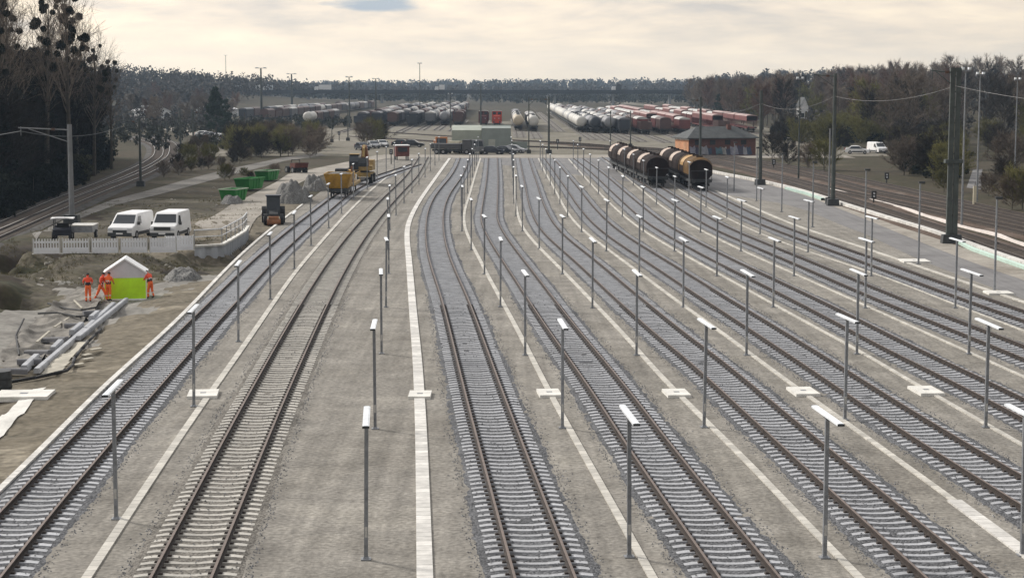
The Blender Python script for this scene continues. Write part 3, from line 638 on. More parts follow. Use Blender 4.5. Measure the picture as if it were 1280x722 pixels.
# dark barrel at the left edge
p = S(1, 493); t = thing('steel_drum', 'dark drum cut by the left edge beside the slab', 'drum', p)
mb = MB(); mb.cyl((0, 0, 0), (0, 0, 1.0), 0.45, n=20); mb.build('barrel', M_dark, t)
mb = MB()
for z in (0.3, 0.65): mb.cyl((0, 0, z), (0, 0, z + .05), 0.475, n=20)
mb.build('hoop', M_black, t)
# stones and clods on the bank
M_stone = mat('field_stone', (0.30, 0.28, 0.24), 0.9, 0.2, 3, rnd=0.3)
sm = None
for i in range(46):
    x, y = random.uniform(45, 250), random.uniform(322, 362)
    if i > 30: x, y = random.uniform(190, 300), random.uniform(235, 262)
    p = S(x, y)
    if sm is None:
        mb = MB(); v = []; 
        for a in range(5):
            th = math.pi * (a + 0.5) / 5
            v.append([(math.sin(th) * math.cos(b_) * random.uniform(.8, 1.2), math.sin(th) * math.sin(b_) * random.uniform(.8, 1.2), math.cos(th) * .7) for b_ in np.linspace(0, 2 * math.pi, 7)[:-1]])
        mb.loft(v); sm = mb.build('rock', M_stone).data; bpy.data.objects.remove(bpy.data.objects['rock'])
    o = bpy.data.objects.new('rock', sm); C.objects.link(o); s = random.choice([.08, .1, .14, .2]); o.scale = (s, s * random.uniform(.7, 1.3), s); o.location = p; o.rotation_euler = (0, 0, random.uniform(0, 6))
    tag(o, 'small rock lying on the brown bank' if i <= 30 else 'small rock in rough grass behind the vans', 'rock', 'rocks on the earth bank' if i <= 30 else 'rocks behind the vans')
# gravel heaps
M_heap = ballast_mat('heap_stone', (0.09, 0.09, 0.09), (0.26, 0.255, 0.24))
def heap(px, w, d, h, label, seed):
    p = S(*px); mb = MB(); n = 40; xs_ = np.linspace(-1, 1, n); X, Y = np.meshgrid(xs_, xs_); r_ = np.sqrt(X ** 2 + Y ** 2)
    Z = np.clip(1.35 * (1 - r_ ** 1.8), -0.2, 0.8 + .5 * vnoise(X * 2.2 + 9, Y * 2.2 + 4, seed)) * h * (1 + 0.4 * vnoise(X * 3 + 9, Y * 3 + 4, seed)) + 0.25 * h * vnoise(X * 9 + 3, Y * 9, seed + 1) * (r_ < 1)
    mb.add(np.stack([X.ravel() * w / 2, Y.ravel() * d / 2, Z.ravel()], 1).tolist(), [(j * n + i, j * n + i + 1, (j + 1) * n + i + 1, (j + 1) * n + i) for j in range(n - 1) for i in range(n - 1)])
    o = mb.build('gravel_heap', M_heap, smooth=True); o.location = p; return tag(o, label, 'gravel heap', 'gravel heaps')
heap((366, 252), 4.2, 9.0, 2.0, 'large grey gravel heap between the gravel road and the yellow wagon', 11)
heap((393, 238), 3.0, 7.0, 1.5, 'smaller dark gravel heap right beside the yellow wagon', 14)
heap((228, 348), 2.4, 4.0, 0.6, 'low grey gravel heap on the sand right of the tent', 17)
# ---- left gravel road, siding and main line curve
def strip(name, lpx, rpx, m, z):
    l, r_ = [S(*q) for q in lpx], [S(*q) for q in rpx]
    mb = MB(); k = 5; rows = []
    def dense(a): 
        o = []
        for i in range(len(a) - 1): o += [a[i].lerp(a[i + 1], j / 8) for j in range(8)]
        return o + [a[-1]]
    l, r_ = dense(l), dense(r_)
    for a, b in zip(l, r_): rows.append([(lambda q: (q.x, q.y, float(pit(q.x, q.y)[0] if q.y < 199 else 0.0) + z))(a.lerp(b, i / k)) for i in range(k + 1)])
    mb.add([q for rr in rows for q in rr], [(j * (k + 1) + i, j * (k + 1) + i + 1, (j + 1) * (k + 1) + i + 1, (j + 1) * (k + 1) + i) for j in range(len(rows) - 1) for i in range(k)])
    tag(mb.build(name, m, smooth=True), kind='structure')
strip('concrete_path', *CPATH, M_white_conc, .05)
strip('gravel_road', [(243,284),(262,273),(283,260),(306,248),(345,228),(360,219),(400,211),(440,203),(470,196)], [(300,296),(310,284),(330,264),(340,250),(356,238),(384,225),(430,213),(470,203),(500,197)], M_dirtroad, 0.05)
M_darkpath = ground_mat('grey_path', [(0.11, 0.105, 0.095), (0.17, 0.16, 0.145), (0.21, 0.20, 0.185)], 0.25, 0.2, 0.4, 3.0)
strip('gravel_path', [(40,297),(62,284),(87,271),(140,250),(190,237),(228,226.5),(276,215),(319,206),(352,199),(400,193)], [(46,302),(68,289),(93,276),(146,256),(196,244),(234,234),(280,222),(322,212),(356,203),(408,196)], M_darkpath, 0.03)
def old_track(px, label, bed, z=0.0, ext=None, sl=True):
    P = [G(x, y) for x, y in px]
    D = []; 
    for i in range(len(P) - 1):
        a, b = P[max(i - 1, 0)], P[min(i + 2, len(P) - 1)]
        n = max(2, int((P[i + 1] - P[i]).length / 2.5))
        for j in range(n):                                    # Catmull-Rom
            t_ = j / n; p0, p1, p2, p3 = a, P[i], P[i + 1], b
            D.append(0.5 * ((2 * p1) + (p2 - p0) * t_ + (2 * p0 - 5 * p1 + 4 * p2 - p3) * t_ * t_ + (3 * p1 - p0 - 3 * p2 + p3) * t_ ** 3))
    D.append(P[-1])
    root = thing('railway_track', label, 'railway track', (0, 0, 0), 0, 'older running lines beside the sidings')
    for d in (-0.752, 0.752): rail_mesh(offset(D, d, 0.16 + z), 'rail', root, M_railshine if bed is M_darkbed else None)
    mb = MB(); ribbon(mb, D, [(-2.3, 0.016 + z), (-1.6, 0.10 + z), (0, 0.12 + z), (1.6, 0.10 + z), (2.3, 0.016 + z)]); tag(mb.build('ballast_bed', bed), kind='structure')
    rest = MB(); acc = 0.0
    for i in range(len(D) - 1):
        seg = (D[i + 1] - D[i]); L = seg.length; t_ = seg.normalized()
        while acc < L:
            q = D[i] + t_ * acc
            if q.y < 420: sleeper_mb(False, rest, Matrix.Translation(q + Vector((0, 0, 0.11 + z))) @ Matrix.Rotation(math.atan2(t_.y, t_.x) - math.pi / 2, 4, 'Z'))
            acc += 0.65
        acc -= L
    if rest.v: rest.build('sleepers', [M_oldslp], root)['kind'] = 'stuff'
    return D
M_oldslp = mat('old_sleeper', (0.13, 0.105, 0.085), 0.9, 0.25, 1.0)
old_track([(-60,320),(0,295),(87,257),(130,239),(175,221),(203,206),(216,194),(212,180),(180,169)], 'outer curved main line track sweeping round below the dark wood', M_darkbed)
old_track([(-60,309),(0,286),(80,251),(125,233),(160,218),(186,205),(198,194),(194,182),(165,171)], 'inner curved main line track nearest the dark wood', M_darkbed)
old_track([(1330,340),(1279,322),(1212,300),(1156,283),(1119,270.5),(1047,247.5),(1000,232),(950,217),(900,205.5),(850,197),(800,189.5)], 'rusty running line nearest the white trough and grey road', M_rustbed)
old_track([(1330,304),(1279,291),(1185,270),(1094,250),(1030,236),(960,219),(900,204),(840,194),(760,186)], 'second rusty running line from the grey road', M_rustbed)
old_track([(1330,294),(1279,281),(1185,260),(1092,241),(1046,229),(980,214),(900,199),(830,190),(720,182.5)], 'third rusty running line from the grey road', M_rustbed)
old_track([(1330,285),(1279,273),(1183,251),(1108,234),(1040,220),(960,205),(880,193),(800,186),(690,180)], 'rusty running line farthest from the grey road', M_rustbed)
mb = MB(); ribbon(mb, TRR.pts(90, 318, 1.5), [(-0.28, 0.0), (-0.28, 0.3), (0.28, 0.3), (0.28, 0.0)]); tag(mb.build('cable_trough', M_lid), 'white concrete trough edge between grey road and rusty tracks', 'cable trough', 'cable troughs between the tracks')
M_mint = mat('mint_plastic', (0.46, 0.60, 0.53), 0.5, 0.1, 2)
pp = [G(x, y) for x, y in [(1205,306),(1222,314),(1242,321),(1262,328),(1282,335),(1310,345)]]
mb = MB(); ribbon(mb, pp, [(0.1, 0.02), (0.1, 0.24), (0.3, 0.30), (0.45, 0.24), (0.45, 0.02)]); tag(mb.build('plastic_conduit', M_mint), 'mint green plastic conduit run right of the biggest mast', 'conduit', 'mint green conduits')
pp = [G(x, y) for x, y in [(986,236.5),(998,240),(1012,243.5),(1022,247),(1032,250.5)]]
mb = MB(); ribbon(mb, pp, [(0.1, 0.02), (0.1, 0.26), (0.5, 0.26), (0.5, 0.02)]); tag(mb.build('plastic_conduit', M_mint), 'mint green plastic conduit run left of the second large mast', 'conduit', 'mint green conduits')
M_pinkw = mat('pale_fleece', (0.62, 0.56, 0.52), 0.9, 0.1, 1)
mb = MB(); pp = [G(x, y) for x, y in [(1010,237.5),(1047.5,247),(1085,257),(1119,268.5),(1156,281),(1212,296),(1246,309),(1282,319.5),(1320,332)]]
pp2 = []
for i in range(len(pp) - 1): pp2 += [pp[i].lerp(pp[i + 1], j / 6) for j in range(6)]
ribbon(mb, offset(pp2, -2.4), lambda i: [(-0.2, 0.02), (-0.14, 0.22 + .04 * math.sin(i * .9)), (0.14, 0.2), (0.2, 0.02)]); tag(mb.build('pale_fleece_strip', M_pinkw), 'pale pinkish strip along the first rusty running line', 'trough strip')
# ------------------------------------------------------------------ people
M_orange = mat('hi_vis_orange', (0.95, 0.16, 0.03), 0.7, 0.12, 6)
M_orange2 = mat('hi_vis_red_orange', (0.92, 0.10, 0.04), 0.7, 0.12, 6)
M_navy = mat('dark_trim_cloth', (0.03, 0.025, 0.03), 0.85, 0.2, 8)
M_skin = mat('skin', (0.46, 0.26, 0.19), 0.6, 0.06, 10)
M_hair = mat('dark_hair', (0.03, 0.022, 0.018), 0.8, 0.2, 20)
M_refl = mat('reflective_tape', (0.62, 0.62, 0.58), 0.35, 0.05, 4)
def person(loc, rz, label, J, jacket, top_dark=False):
    """J: joint positions; one continuous skinned body, face at the front (-Y)"""
    names = list(J); idx = {n: i for i, n in enumerate(names)}
    E_ = [('pelvis', 'waist'), ('waist', 'chest'), ('chest', 'neck'), ('neck', 'jaw'), ('jaw', 'head'), ('head', 'crown')]
    for s in 'lr': E_ += [('chest', s + 'sh'), (s + 'sh', s + 'el'), (s + 'el', s + 'wr'), (s + 'wr', s + 'pa'), ('pelvis', s + 'hip'), (s + 'hip', s + 'kn'), (s + 'kn', s + 'an'), (s + 'an', s + 'toe')]
    rad = dict(pelvis=(.165, .125), waist=(.155, .115), chest=(.185, .13), neck=(.06, .062), jaw=(.068, .08), head=(.082, .098), crown=(.055, .065), sh=.075, el=.056, wr=.04, pa=.045, hip=.105, kn=.075, an=.055, toe=.05)
    me = bpy.data.meshes.new('person'); me.from_pydata([J[n] for n in names], [(idx[a], idx[b]) for a, b in E_], [])
    o = bpy.data.objects.new('tmp', me); C.objects.link(o)
    sk = o.modifiers.new('s', 'SKIN'); sk.use_smooth_shade = True
    for n, v in zip(names, me.skin_vertices[0].data):
        k = n if n in rad else n[1:]; r_ = rad[k]; v.radius = r_ if isinstance(r_, tuple) else (r_, r_)
    me.skin_vertices[0].data[idx['pelvis']].use_root = True
    o.modifiers.new('d', 'SUBSURF').levels = 2
    dg = bpy.context.evaluated_depsgraph_get(); nm = bpy.data.meshes.new_from_object(o.evaluated_get(dg)); bpy.data.objects.remove(o); bpy.data.meshes.remove(me)
    # fingers, nose, ears grow out of the same mesh
    mb = MB(); mb.v = [tuple(v.co) for v in nm.vertices]; mb.f = [tuple(p.vertices) for p in nm.polygons]
    segs = [(Vector(J[a]), Vector(J[b]), a, b) for a, b in E_]
    def near(q):
        best = None
        for A, B, a, b in segs:
            t_ = max(0, min(1, (q - A).dot(B - A) / (B - A).length_squared)); d = (q - A - (B - A) * t_).length
            r_ = rad.get(a, rad.get(a[1:])); r_ = r_[0] if isinstance(r_, tuple) else r_
            if best is None or d - r_ < best[0]: best = (d - r_, a, b, t_)
        return best
    for p_ in nm.polygons:
        _, a, b, t_ = near(p_.center); m_ = jacket
        if a in ('neck', 'jaw', 'head'): m_ = 2
        elif b.endswith('pa'): m_ = 2
        elif b.endswith('toe'): m_ = 3
        elif b.endswith('an'): m_ = 4 if 0.28 < t_ < 0.45 else (0 if t_ < .93 else 3)
        elif b.endswith('kn') or b.endswith('hip'): m_ = 0
        elif (a, b) == ('pelvis', 'waist'): m_ = 3 if t_ > .55 else 0
        elif (a, b) == ('waist', 'chest'): m_ = 3 if (top_dark and t_ < .3) else (4 if .35 < t_ < .55 else jacket)
        elif b.endswith('wr'): m_ = 4 if .55 < t_ < .72 else (3 if t_ > .85 else jacket)
        mb.m.append(m_)
    nm_b = len(mb.v)
    for s in 'lr':
        w, pa = Vector(J[s + 'wr']), Vector(J[s + 'pa']); d = (pa - w).normalized(); side = d.orthogonal().normalized()
        for k in range(5):
            u_ = (k - 2) * 0.017
            if k == 0: b0 = w.lerp(pa, .5) + side * -.035; tip = b0 + d * .05 - side * .03
            else: b0 = pa + side * u_; tip = b0 + d * (.075, .085, .08, .065)[k - 1] + side * u_ * .3
            mid_ = b0.lerp(tip, .5) + Vector((0, -.006, 0)); mb.cyl(b0, mid_, .010, .009, 6, 2); mb.cyl(mid_, tip + Vector((0, -.015, 0)), .009, .006, 6, 2)
    hd = Vector(J['head']); jw = Vector(J['jaw']); up = (Vector(J['crown']) - jw).normalized(); f_ = Vector((0, -1, 0)); f_ = (f_ - up * f_.dot(up)).normalized(); sd_ = up.cross(f_)
    mb.cyl(hd + f_ * .085 + up * .005, hd + f_ * .118 - up * .035, .010, .016, 6, 2)
    for s in (-1, 1):
        mb.cyl(hd + sd_ * s * .078 - up * .02, hd + sd_ * s * .095 - up * .02, .028, .02, 8, 2)
        mb.cyl(hd + sd_ * s * .032 + f_ * .082 + up * .01, hd + sd_ * s * .032 + f_ * .098 + up * .01, .012, .009, 6, 3)
    mb.cyl(jw + f_ * .075 - sd_ * .022, jw + f_ * .075 + sd_ * .022, .009, .009, 6, 5)
    body = mb.build('person', [M_orange, M_orange2, M_skin, M_navy, M_refl, mat('lips', (0.35, 0.13, 0.11), 0.6, 0.05, 3)], smooth=True)
    body.location = loc; body.rotation_euler = (0, 0, rz); tag(body, label, 'person', 'workers in orange by the tent')
    hb = MB(); rings = []
    for k in range(6):                                            # a close cap of hair
        a = math.pi / 2 * k / 5; rr = math.cos(a)
        rings.append([hd + up * (.015 + .115 * math.sin(a)) + sd_ * (.094 * rr * math.cos(b_)) - f_ * (.012 + .108 * rr * math.sin(b_)) for b_ in np.linspace(0, 2 * math.pi, 15)[:-1]] if rr > .02 else [hd + up * .13 + sd_ * (.01 * math.cos(b_)) + f_ * (.01 * math.sin(b_)) for b_ in np.linspace(0, 2 * math.pi, 15)[:-1]])
    hb.loft(rings); hb.build('hair', M_hair, body, smooth=True)
    return body
def pose(lean=0.0, lift_l=0.0, lift_r=0.0, stride=0.0, arm_l=(.28, -.05, .98), arm_r=(-.28, -.05, .98), bend=0.0, nod=0.0):
    """joints of a 1.76 m figure; lean / bend tilt the trunk forwards (-Y)"""
    def tr(x, y, z):
        dz = z - 0.95; a = lean
        return (x, y * math.cos(a) - dz * math.sin(a), 0.95 + dz * math.cos(a) + y * math.sin(a))
    J = dict(pelvis=(0, 0, .95), waist=tr(0, 0, 1.10), chest=tr(0, 0, 1.36), neck=tr(0, .0, 1.50), jaw=tr(0, -.03 - nod, 1.575 - nod * .3), head=tr(0, -.025 - nod * 1.3, 1.645 - nod * .5), crown=tr(0, -.02 - nod * 1.6, 1.705 - nod * .7))
    for s, sg, arm in (('l', 1, arm_l), ('r', -1, arm_r)):
        sh = tr(sg * .19, 0, 1.42); hand = Vector(arm) if lean == 0 else Vector(tr(*arm))
        elb = (Vector(sh) + hand) / 2 + Vector((sg * .05, .07, 0)); J[s + 'sh'] = sh; J[s + 'el'] = tuple(elb)
        d = (hand - elb).normalized(); J[s + 'wr'] = tuple(hand - d * .02); J[s + 'pa'] = tuple(hand + d * .075)
    for s, sg, st in (('l', 1, stride), ('r', -1, -stride)):
        J[s + 'hip'] = (sg * .09, 0, .90); J[s + 'kn'] = (sg * .11, -st * .22 - .03, .49 - abs(st) * .01); J[s + 'an'] = (sg * .12, -st * .38 + (.04 if st < 0 else 0), .085 + (0.06 if st < 0 else 0)); J[s + 'toe'] = (sg * .135, -st * .38 - .15, .045)
    return J
person(S(110.5, 378), R(200), 'worker in red-orange jacket standing alone left of the others, back turned', pose(arm_l=(.24, -.22, 1.12), arm_r=(-.24, -.22, 1.12), nod=.02), 1, True)
person(S(126.5, 376.5), R(80), 'worker striding with legs apart, between the other workers left of tent', pose(lean=.22, stride=.9, arm_l=(.25, -.28, 1.05), arm_r=(-.27, -.2, 1.0)), 1, True)
person(S(136, 376.5), R(165), 'worker in all orange suit standing right against the tent corner', pose(lean=.06, stride=.15, arm_l=(.2, -.3, 1.1), arm_r=(-.2, -.28, 1.08), nod=.03), 0)
person(S(188.5, 373), R(-120), 'worker leaning into the tent at its right side', pose(lean=.3, stride=.25, arm_l=(.2, -.42, 1.15), arm_r=(-.2, -.4, 1.1), nod=.05), 1, True)
# ------------------------------------------------------------------ tent
M_lime = mat('lime_fabric', (0.52, 0.88, 0.01), 0.6, 0.08, 2, bump=0.1)
M_tent = mat('white_tent_fabric', (0.62, 0.61, 0.63), 0.7, 0.05, 2)
M_tentedge = mat('white_tent_edge', (0.86, 0.86, 0.86), 0.6, 0.03, 2)
p = S(157, 375.5); t = thing('work_tent', 'white topped work tent with lime green front over the pit', 'tent', p, R(9))
w, dp, he, hr = 1.23, 1.9, 1.72, 2.52
def panel(mb, pts, sag=0.03, n=8, m=0):
    a, b, c, d = [Vector(q) for q in pts]; nrm = (b - a).cross(d - a).normalized(); vs = []
    for j in range(n + 1):
        for i in range(n + 1):
            u, v = i / n, j / n; q = a.lerp(b, u).lerp(d.lerp(c, u), v); wr_ = math.sin(math.pi * u) * math.sin(math.pi * v); q = q + nrm * (sag * wr_ + 0.012 * math.sin(9 * u + 7 * v) * wr_ + .02 * wr_ * abs(math.sin(3 * (u - v)))); vs.append(q)
    mb.add(vs, [(j * (n + 1) + i, j * (n + 1) + i + 1, (j + 1) * (n + 1) + i + 1, (j + 1) * (n + 1) + i) for j in range(n) for i in range(n)], m)
hl = 1.36
mb = MB(); panel(mb, [(-w, 0, 0.05), (w, 0, 0.05), (w, 0, hl), (-w, 0, hl)]); panel(mb, [(w, 0, .05), (w, dp, .05), (w, dp, hl), (w, 0, hl)]); panel(mb, [(-w, dp, .05), (-w, 0, .05), (-w, 0, hl), (-w, dp, hl)]); mb.build('wall_panel', M_lime, t, smooth=True)
mb = MB(); mb.add([(-w, -.01, hl), (w, -.01, hl), (w, -.01, he), (0, -.01, hr), (-w, -.01, he)], [(0, 1, 2, 3, 4)]); mb.add([(-w, dp, hl), (w, dp, hl), (w, dp, he), (0, dp, hr), (-w, dp, he)], [(0, 1, 2, 3, 4)])
mb.add([(w, 0, hl), (w, dp, hl), (w, dp, he), (w, 0, he)], [(0, 1, 2, 3)]); mb.add([(-w, 0, hl), (-w, dp, hl), (-w, dp, he), (-w, 0, he)], [(3, 2, 1, 0)]); mb.build('gable', M_tent, t)
mb = MB(); e_ = .1
for sx in (-1, 1): mb.add([(sx * (w + .08), -e_, he - .04), (0, -e_, hr + .03), (0, dp + e_, hr + .03), (sx * (w + .08), dp + e_, he - .04), (sx * (w + .08), -e_, he - .13), (0, -e_, hr - .07), (0, dp + e_, hr - .07), (sx * (w + .08), dp + e_, he - .13)], [(0, 1, 2, 3), (0, 4, 5, 1), (3, 2, 6, 7), (0, 3, 7, 4)] if sx < 0 else [(3, 2, 1, 0), (1, 5, 4, 0), (7, 6, 2, 3), (4, 7, 3, 0)])
mb.build('roof', M_tentedge, t)
for sx in (-1, 1):
    for yy_ in (0, dp): mb = MB(); mb.cyl((sx * (w + .01), yy_, 0), (sx * (w + .01), yy_, he), 0.035, n=8); mb.build('pole', M_tentedge, t)
mb = MB(); mb.box((0, -.02, .06), (2 * w, .03, .1)); mb.build('ground_skirt', M_tentedge, t)
# ------------------------------------------------------------------ barriers and sheet pile wall
fa, fb = G(40, 317.5, .6), G(222, 315.5, .6)
M_barrier = mat('white_plastic', (0.80, 0.81, 0.84), 0.5, 0.05, 1.5)
def barrier(a, b, label, gap=.09, h=1.05):
    d = b - a; L = d.length; rz = math.atan2(d.y, d.x); t = thing('barrier_panel', label, 'barrier', a, rz, 'white plastic barriers in front of the vans')
    mb = MB(); mb.box((L / 2, 0, .22), (L - .06, .06, .40)); mb.box((L / 2, 0, .82), (L - .06, .05, .12)); mb.build('rail_board', M_barrier, t)
    mb = MB(); n = int(L / .19)
    for i in range(n): mb.box(((i + .5) * L / n, -.032, .60), (L / n - gap, .025, .9), taper=.96)
    mb.build('picket_row', M_barrier, t)
    for x in (.05, L - .05): mb = MB(); mb.box((x, .0, .55), (.07, .09, 1.1)); mb.box((x, 0, .02), (.12, .5, .05)); mb.build('foot_post', M_conc, t)
wh = ['leftmost', 'second from left', 'middle, in front of first van', 'fourth from left, in front of vans', 'fifth from left, in front of second van']
for i in range(5): barrier(fa.lerp(fb, i / 5 + .003), fa.lerp(fb, (i + 1) / 5 - .003) + Vector((0, 0, .0)), f'white slatted barrier panel, {wh[i]}', (.1, .09, .05, .03, .02)[i])
barrier(G(206, 313.5, .6), G(243, 311.5, .65), 'white solid barrier panel overlapping the end, beside the sheet pile wall', .02, 1.15)
M_pile = mat('sheet_pile_grey', (0.42, 0.44, 0.47), 0.6, 0.12, 1.2, metal=0.0)
wp = WALL
mb = MB(); Q = []
for i in range(len(wp) - 1):
    n = max(2, int((wp[i + 1] - wp[i]).length / .22)); Q += [wp[i].lerp(wp[i + 1], j / n) for j in range(n)]
Q.append(wp[-1]); off = []
for i, q in enumerate(Q):
    t_ = (Q[min(i + 1, len(Q) - 1)] - Q[max(i - 1, 0)]).normalized(); off.append(q + Vector((t_.y, -t_.x, 0)) * (0.14 if (i // 2) % 2 else 0.0))
n = len(off); mb.add([(q.x, q.y, zz) for zz in (-2.4, .52) for q in off], [(i, i + 1, n + i + 1, n + i) for i in range(n - 1)])
mb2 = MB(); ribbon(mb2, Q, [(-.12, .02), (-.12, .16), (.22, .16), (.22, .02)])
t = thing('retaining_wall', 'grey corrugated sheet pile wall bending round by the gravel road', 'retaining wall')
mb.build('sheet_piling', M_pile, t); mb2.uv = None; mb2.build('capping_beam', M_white_conc, t)
t = thing('hand_rail', 'white steel hand railing on top of the sheet pile wall', 'railing')
M_rail = mat('white_rail_steel', (0.62, 0.63, 0.64), 0.5, 0.08, 3)
for q in Q[::10]: mb = MB(); mb.cyl(q + Vector((0, 0, .15)), q + Vector((0, 0, 1.25)), .035, n=8); mb.build('rail_post', M_galv, t)
for hz_, rr in ((1.25, .055), (.75, .04)): mb = MB(); mb.tube([q + Vector((0, 0, hz_)) for q in Q[::2] + [Q[-1]]], rr, 6); mb.build('rail_bar', M_rail, t)
# ------------------------------------------------------------------ vehicles
M_tyre = M_black; M_hub = mat('wheel_hub', (0.35, 0.35, 0.36), 0.5, 0.1, 5, metal=.5)
M_lampg = mat('headlight_glass', (0.55, 0.57, 0.6), 0.15, 0.05, 5); M_red = mat('tail_light', (0.4, 0.02, 0.02), 0.3, 0.1, 5)
def wheel(root, x, y, r_, w_):
    mb = MB(); mb.cyl((x - w_ / 2, y, r_), (x + w_ / 2, y, r_), r_, n=18); o = mb.build('wheel', M_tyre, root)
    mb = MB(); s = 1 if x > 0 else -1; mb.cyl((x + s * w_ * .3, y, r_), (x + s * (w_ / 2 + .012), y, r_), r_ * .6, r_ * .5, n=14); mb.build('hub', M_hub, o)
def vehicle(name, prof, wins, label, cat, paint, loc, rz, half=.95, tum=.86, belt=1.05, wb=(1.0, 4.1), wr=.34, front=True, group=None, bumper=M_dark, grille=None):
    """prof: side outline (y from the nose at 0, z); wins: (which, ...) glass panels; front looks to -Y"""
    t = thing(name, label, cat, loc, rz, group)
    zt = max(z for _, z in prof)
    def hw(z): return half * (1 - (1 - tum) * max(0, (z - belt) / (zt - belt)) ** 1.2)
    mb = MB(); n = len(prof)
    inn = [(-hw(z), y, z) for y, z in prof] ; outr = [(hw(z), y, z) for y, z in prof]
    mb.loft([inn, outr]); b = mb.build('body', paint, t)
    md = b.modifiers.new('bevel', 'BEVEL'); md.width = .07; md.segments = 3; md.limit_method = 'ANGLE'; md.angle_limit = R(25)
    for k, w_ in enumerate(wins):
        mb = MB(); kind, q = w_
        if kind == 'across':                                       # front or rear glass: (y0,z0,y1,z1, inset)
            (y0, z0), (y1, z1), ins, d = q; x0, x1 = hw(z0) - ins, hw(z1) - ins
            nv = Vector((0, z0 - z1, y1 - y0)).normalized() * d
            mb.add([Vector((-x0, y0, z0)) + nv, Vector((x0, y0, z0)) + nv, Vector((x1, y1, z1)) + nv, Vector((-x1, y1, z1)) + nv, (-x0, y0, z0), (x0, y0, z0), (x1, y1, z1), (-x1, y1, z1)], [(0, 1, 2, 3), (0, 4, 5, 1), (1, 5, 6, 2), (2, 6, 7, 3), (3, 7, 4, 0)])
            mb.build('windscreen', M_glass, t)
        else:
            for s in (-1, 1):
                mb = MB(); vs_ = [(s * (hw(z) + .012), y, z) for y, z in q]; vi = [(s * (hw(z) - .03), y, z) for y, z in q]; m_ = len(q)
                mb.add(vs_ + vi, [tuple(range(m_)) if s > 0 else tuple(range(m_ - 1, -1, -1))] + [(i, (i + 1) % m_, m_ + (i + 1) % m_, m_ + i) for i in range(m_)]); mb.build('side_window', M_glass, t)
    for s in (-1, 1): mb = MB(); mb.box((s * (half - .01), (wb[0] + wb[1]) / 2, .45), (.06, wb[1] - wb[0] - 2.3 * wr, .22)); mb.build('side_trim', M_dark, t)
    for y in wb:
        for s in (-1, 1): wheel(t, s * (half - .1), y, wr, .24)
    L = max(y for y, _ in prof)
    mb = MB(); mb.box((0, .0, .42), (half * 1.9, .2, .28)); mb.build('bumper', bumper, t)
    mb = MB(); mb.box((0, L - .02, .45), (half * 1.9, .16, .24)); mb.build('bumper', bumper, t)
    zl = .80 if wr < .36 else .9
    for s in (-1, 1):
        mb = MB(); mb.box((s * half * .78, .06, zl), (half * .36, .16, .16)); mb.build('headlight', M_lampg, t)
        mb = MB(); mb.box((s * half * .86, L, zl + .1), (half * .16, .08, .3)); mb.build('tail_light', M_red, t)
        mb = MB(); mb.box((s * (half + .1), wins[0][1][0][0] + .35 if wins and wins[0][0] == 'across' else 1.2, belt + .15), (.2, .12, .24)); mb.build('mirror', M_dark, t)
    if grille: mb = MB(); mb.box((0, -.015, grille[0]), (half * grille[2], .1, grille[1])); mb.build('grille', M_dark, t)
    mb = MB(); mb.box((0, -.11, .50), (.52, .02, .11)); mb.build('number_plate', M_white, t)
    return t
VAN = [(.0, .3), (.02, .72), (.06, .95), (.75, 1.14), (1.55, 1.86), (1.75, 1.95), (4.85, 1.98), (4.97, 1.85), (5.0, .35), (4.6, .28), (.3, .25)]
VW = [('across', ((.83, 1.20), (1.52, 1.82), .13, .015)), ('side', [(1.12, 1.16), (2.1, 1.16), (2.1, 1.72), (1.58, 1.72)]), ('side', [(2.22, 1.16), (2.3, 1.16), (2.3, 1.7), (2.22, 1.7)])]
vp = G(150, 300, .6); vehicle('delivery_van', VAN, VW[:2], 'white delivery van parked on the left behind the barriers', 'van', M_white, vp, R(-9), half=.99, group='white vans behind the barriers', grille=(.66, .2, 1.1), wb=(.95, 3.95))
VAN2 = [(.0, .3), (.02, .8), (.08, 1.05), (.8, 1.2), (1.35, 1.92), (1.6, 2.02), (4.75, 2.06), (4.87, 1.9), (4.9, .35), (4.5, .28), (.3, .25)]
VW2 = [('across', ((.86, 1.26), (1.33, 1.87), .12, .015)), ('side', [(1.05, 1.2), (1.9, 1.2), (1.9, 1.78), (1.42, 1.78)])]
vp = G(203, 300, .6); vehicle('delivery_van', VAN2, VW2, 'white delivery van with dark bumper, parked on the right behind barriers', 'van', M_white, vp, R(-5), half=.99, group='white vans behind the barriers', grille=(.86, .26, 1.3), wb=(.95, 3.85))
CAR = [(.0, .3), (.02, .62), (.1, .78), (1.1, .92), (1.85, 1.42), (2.2, 1.48), (3.2, 1.46), (3.9, 1.05), (4.25, .98), (4.35, .6), (4.3, .3), (.3, .22)]
CW = [('across', ((1.16, .96), (1.80, 1.39), .1, .015)), ('across', ((3.86, 1.07), (3.3, 1.41), .1, -.015)), ('side', [(1.4, .95), (3.6, .97), (3.2, 1.38), (1.9, 1.38)])]
paints = {}
def paint(n, c): return mat('car_paint_' + n, c, 0.3, 0.05, 1)
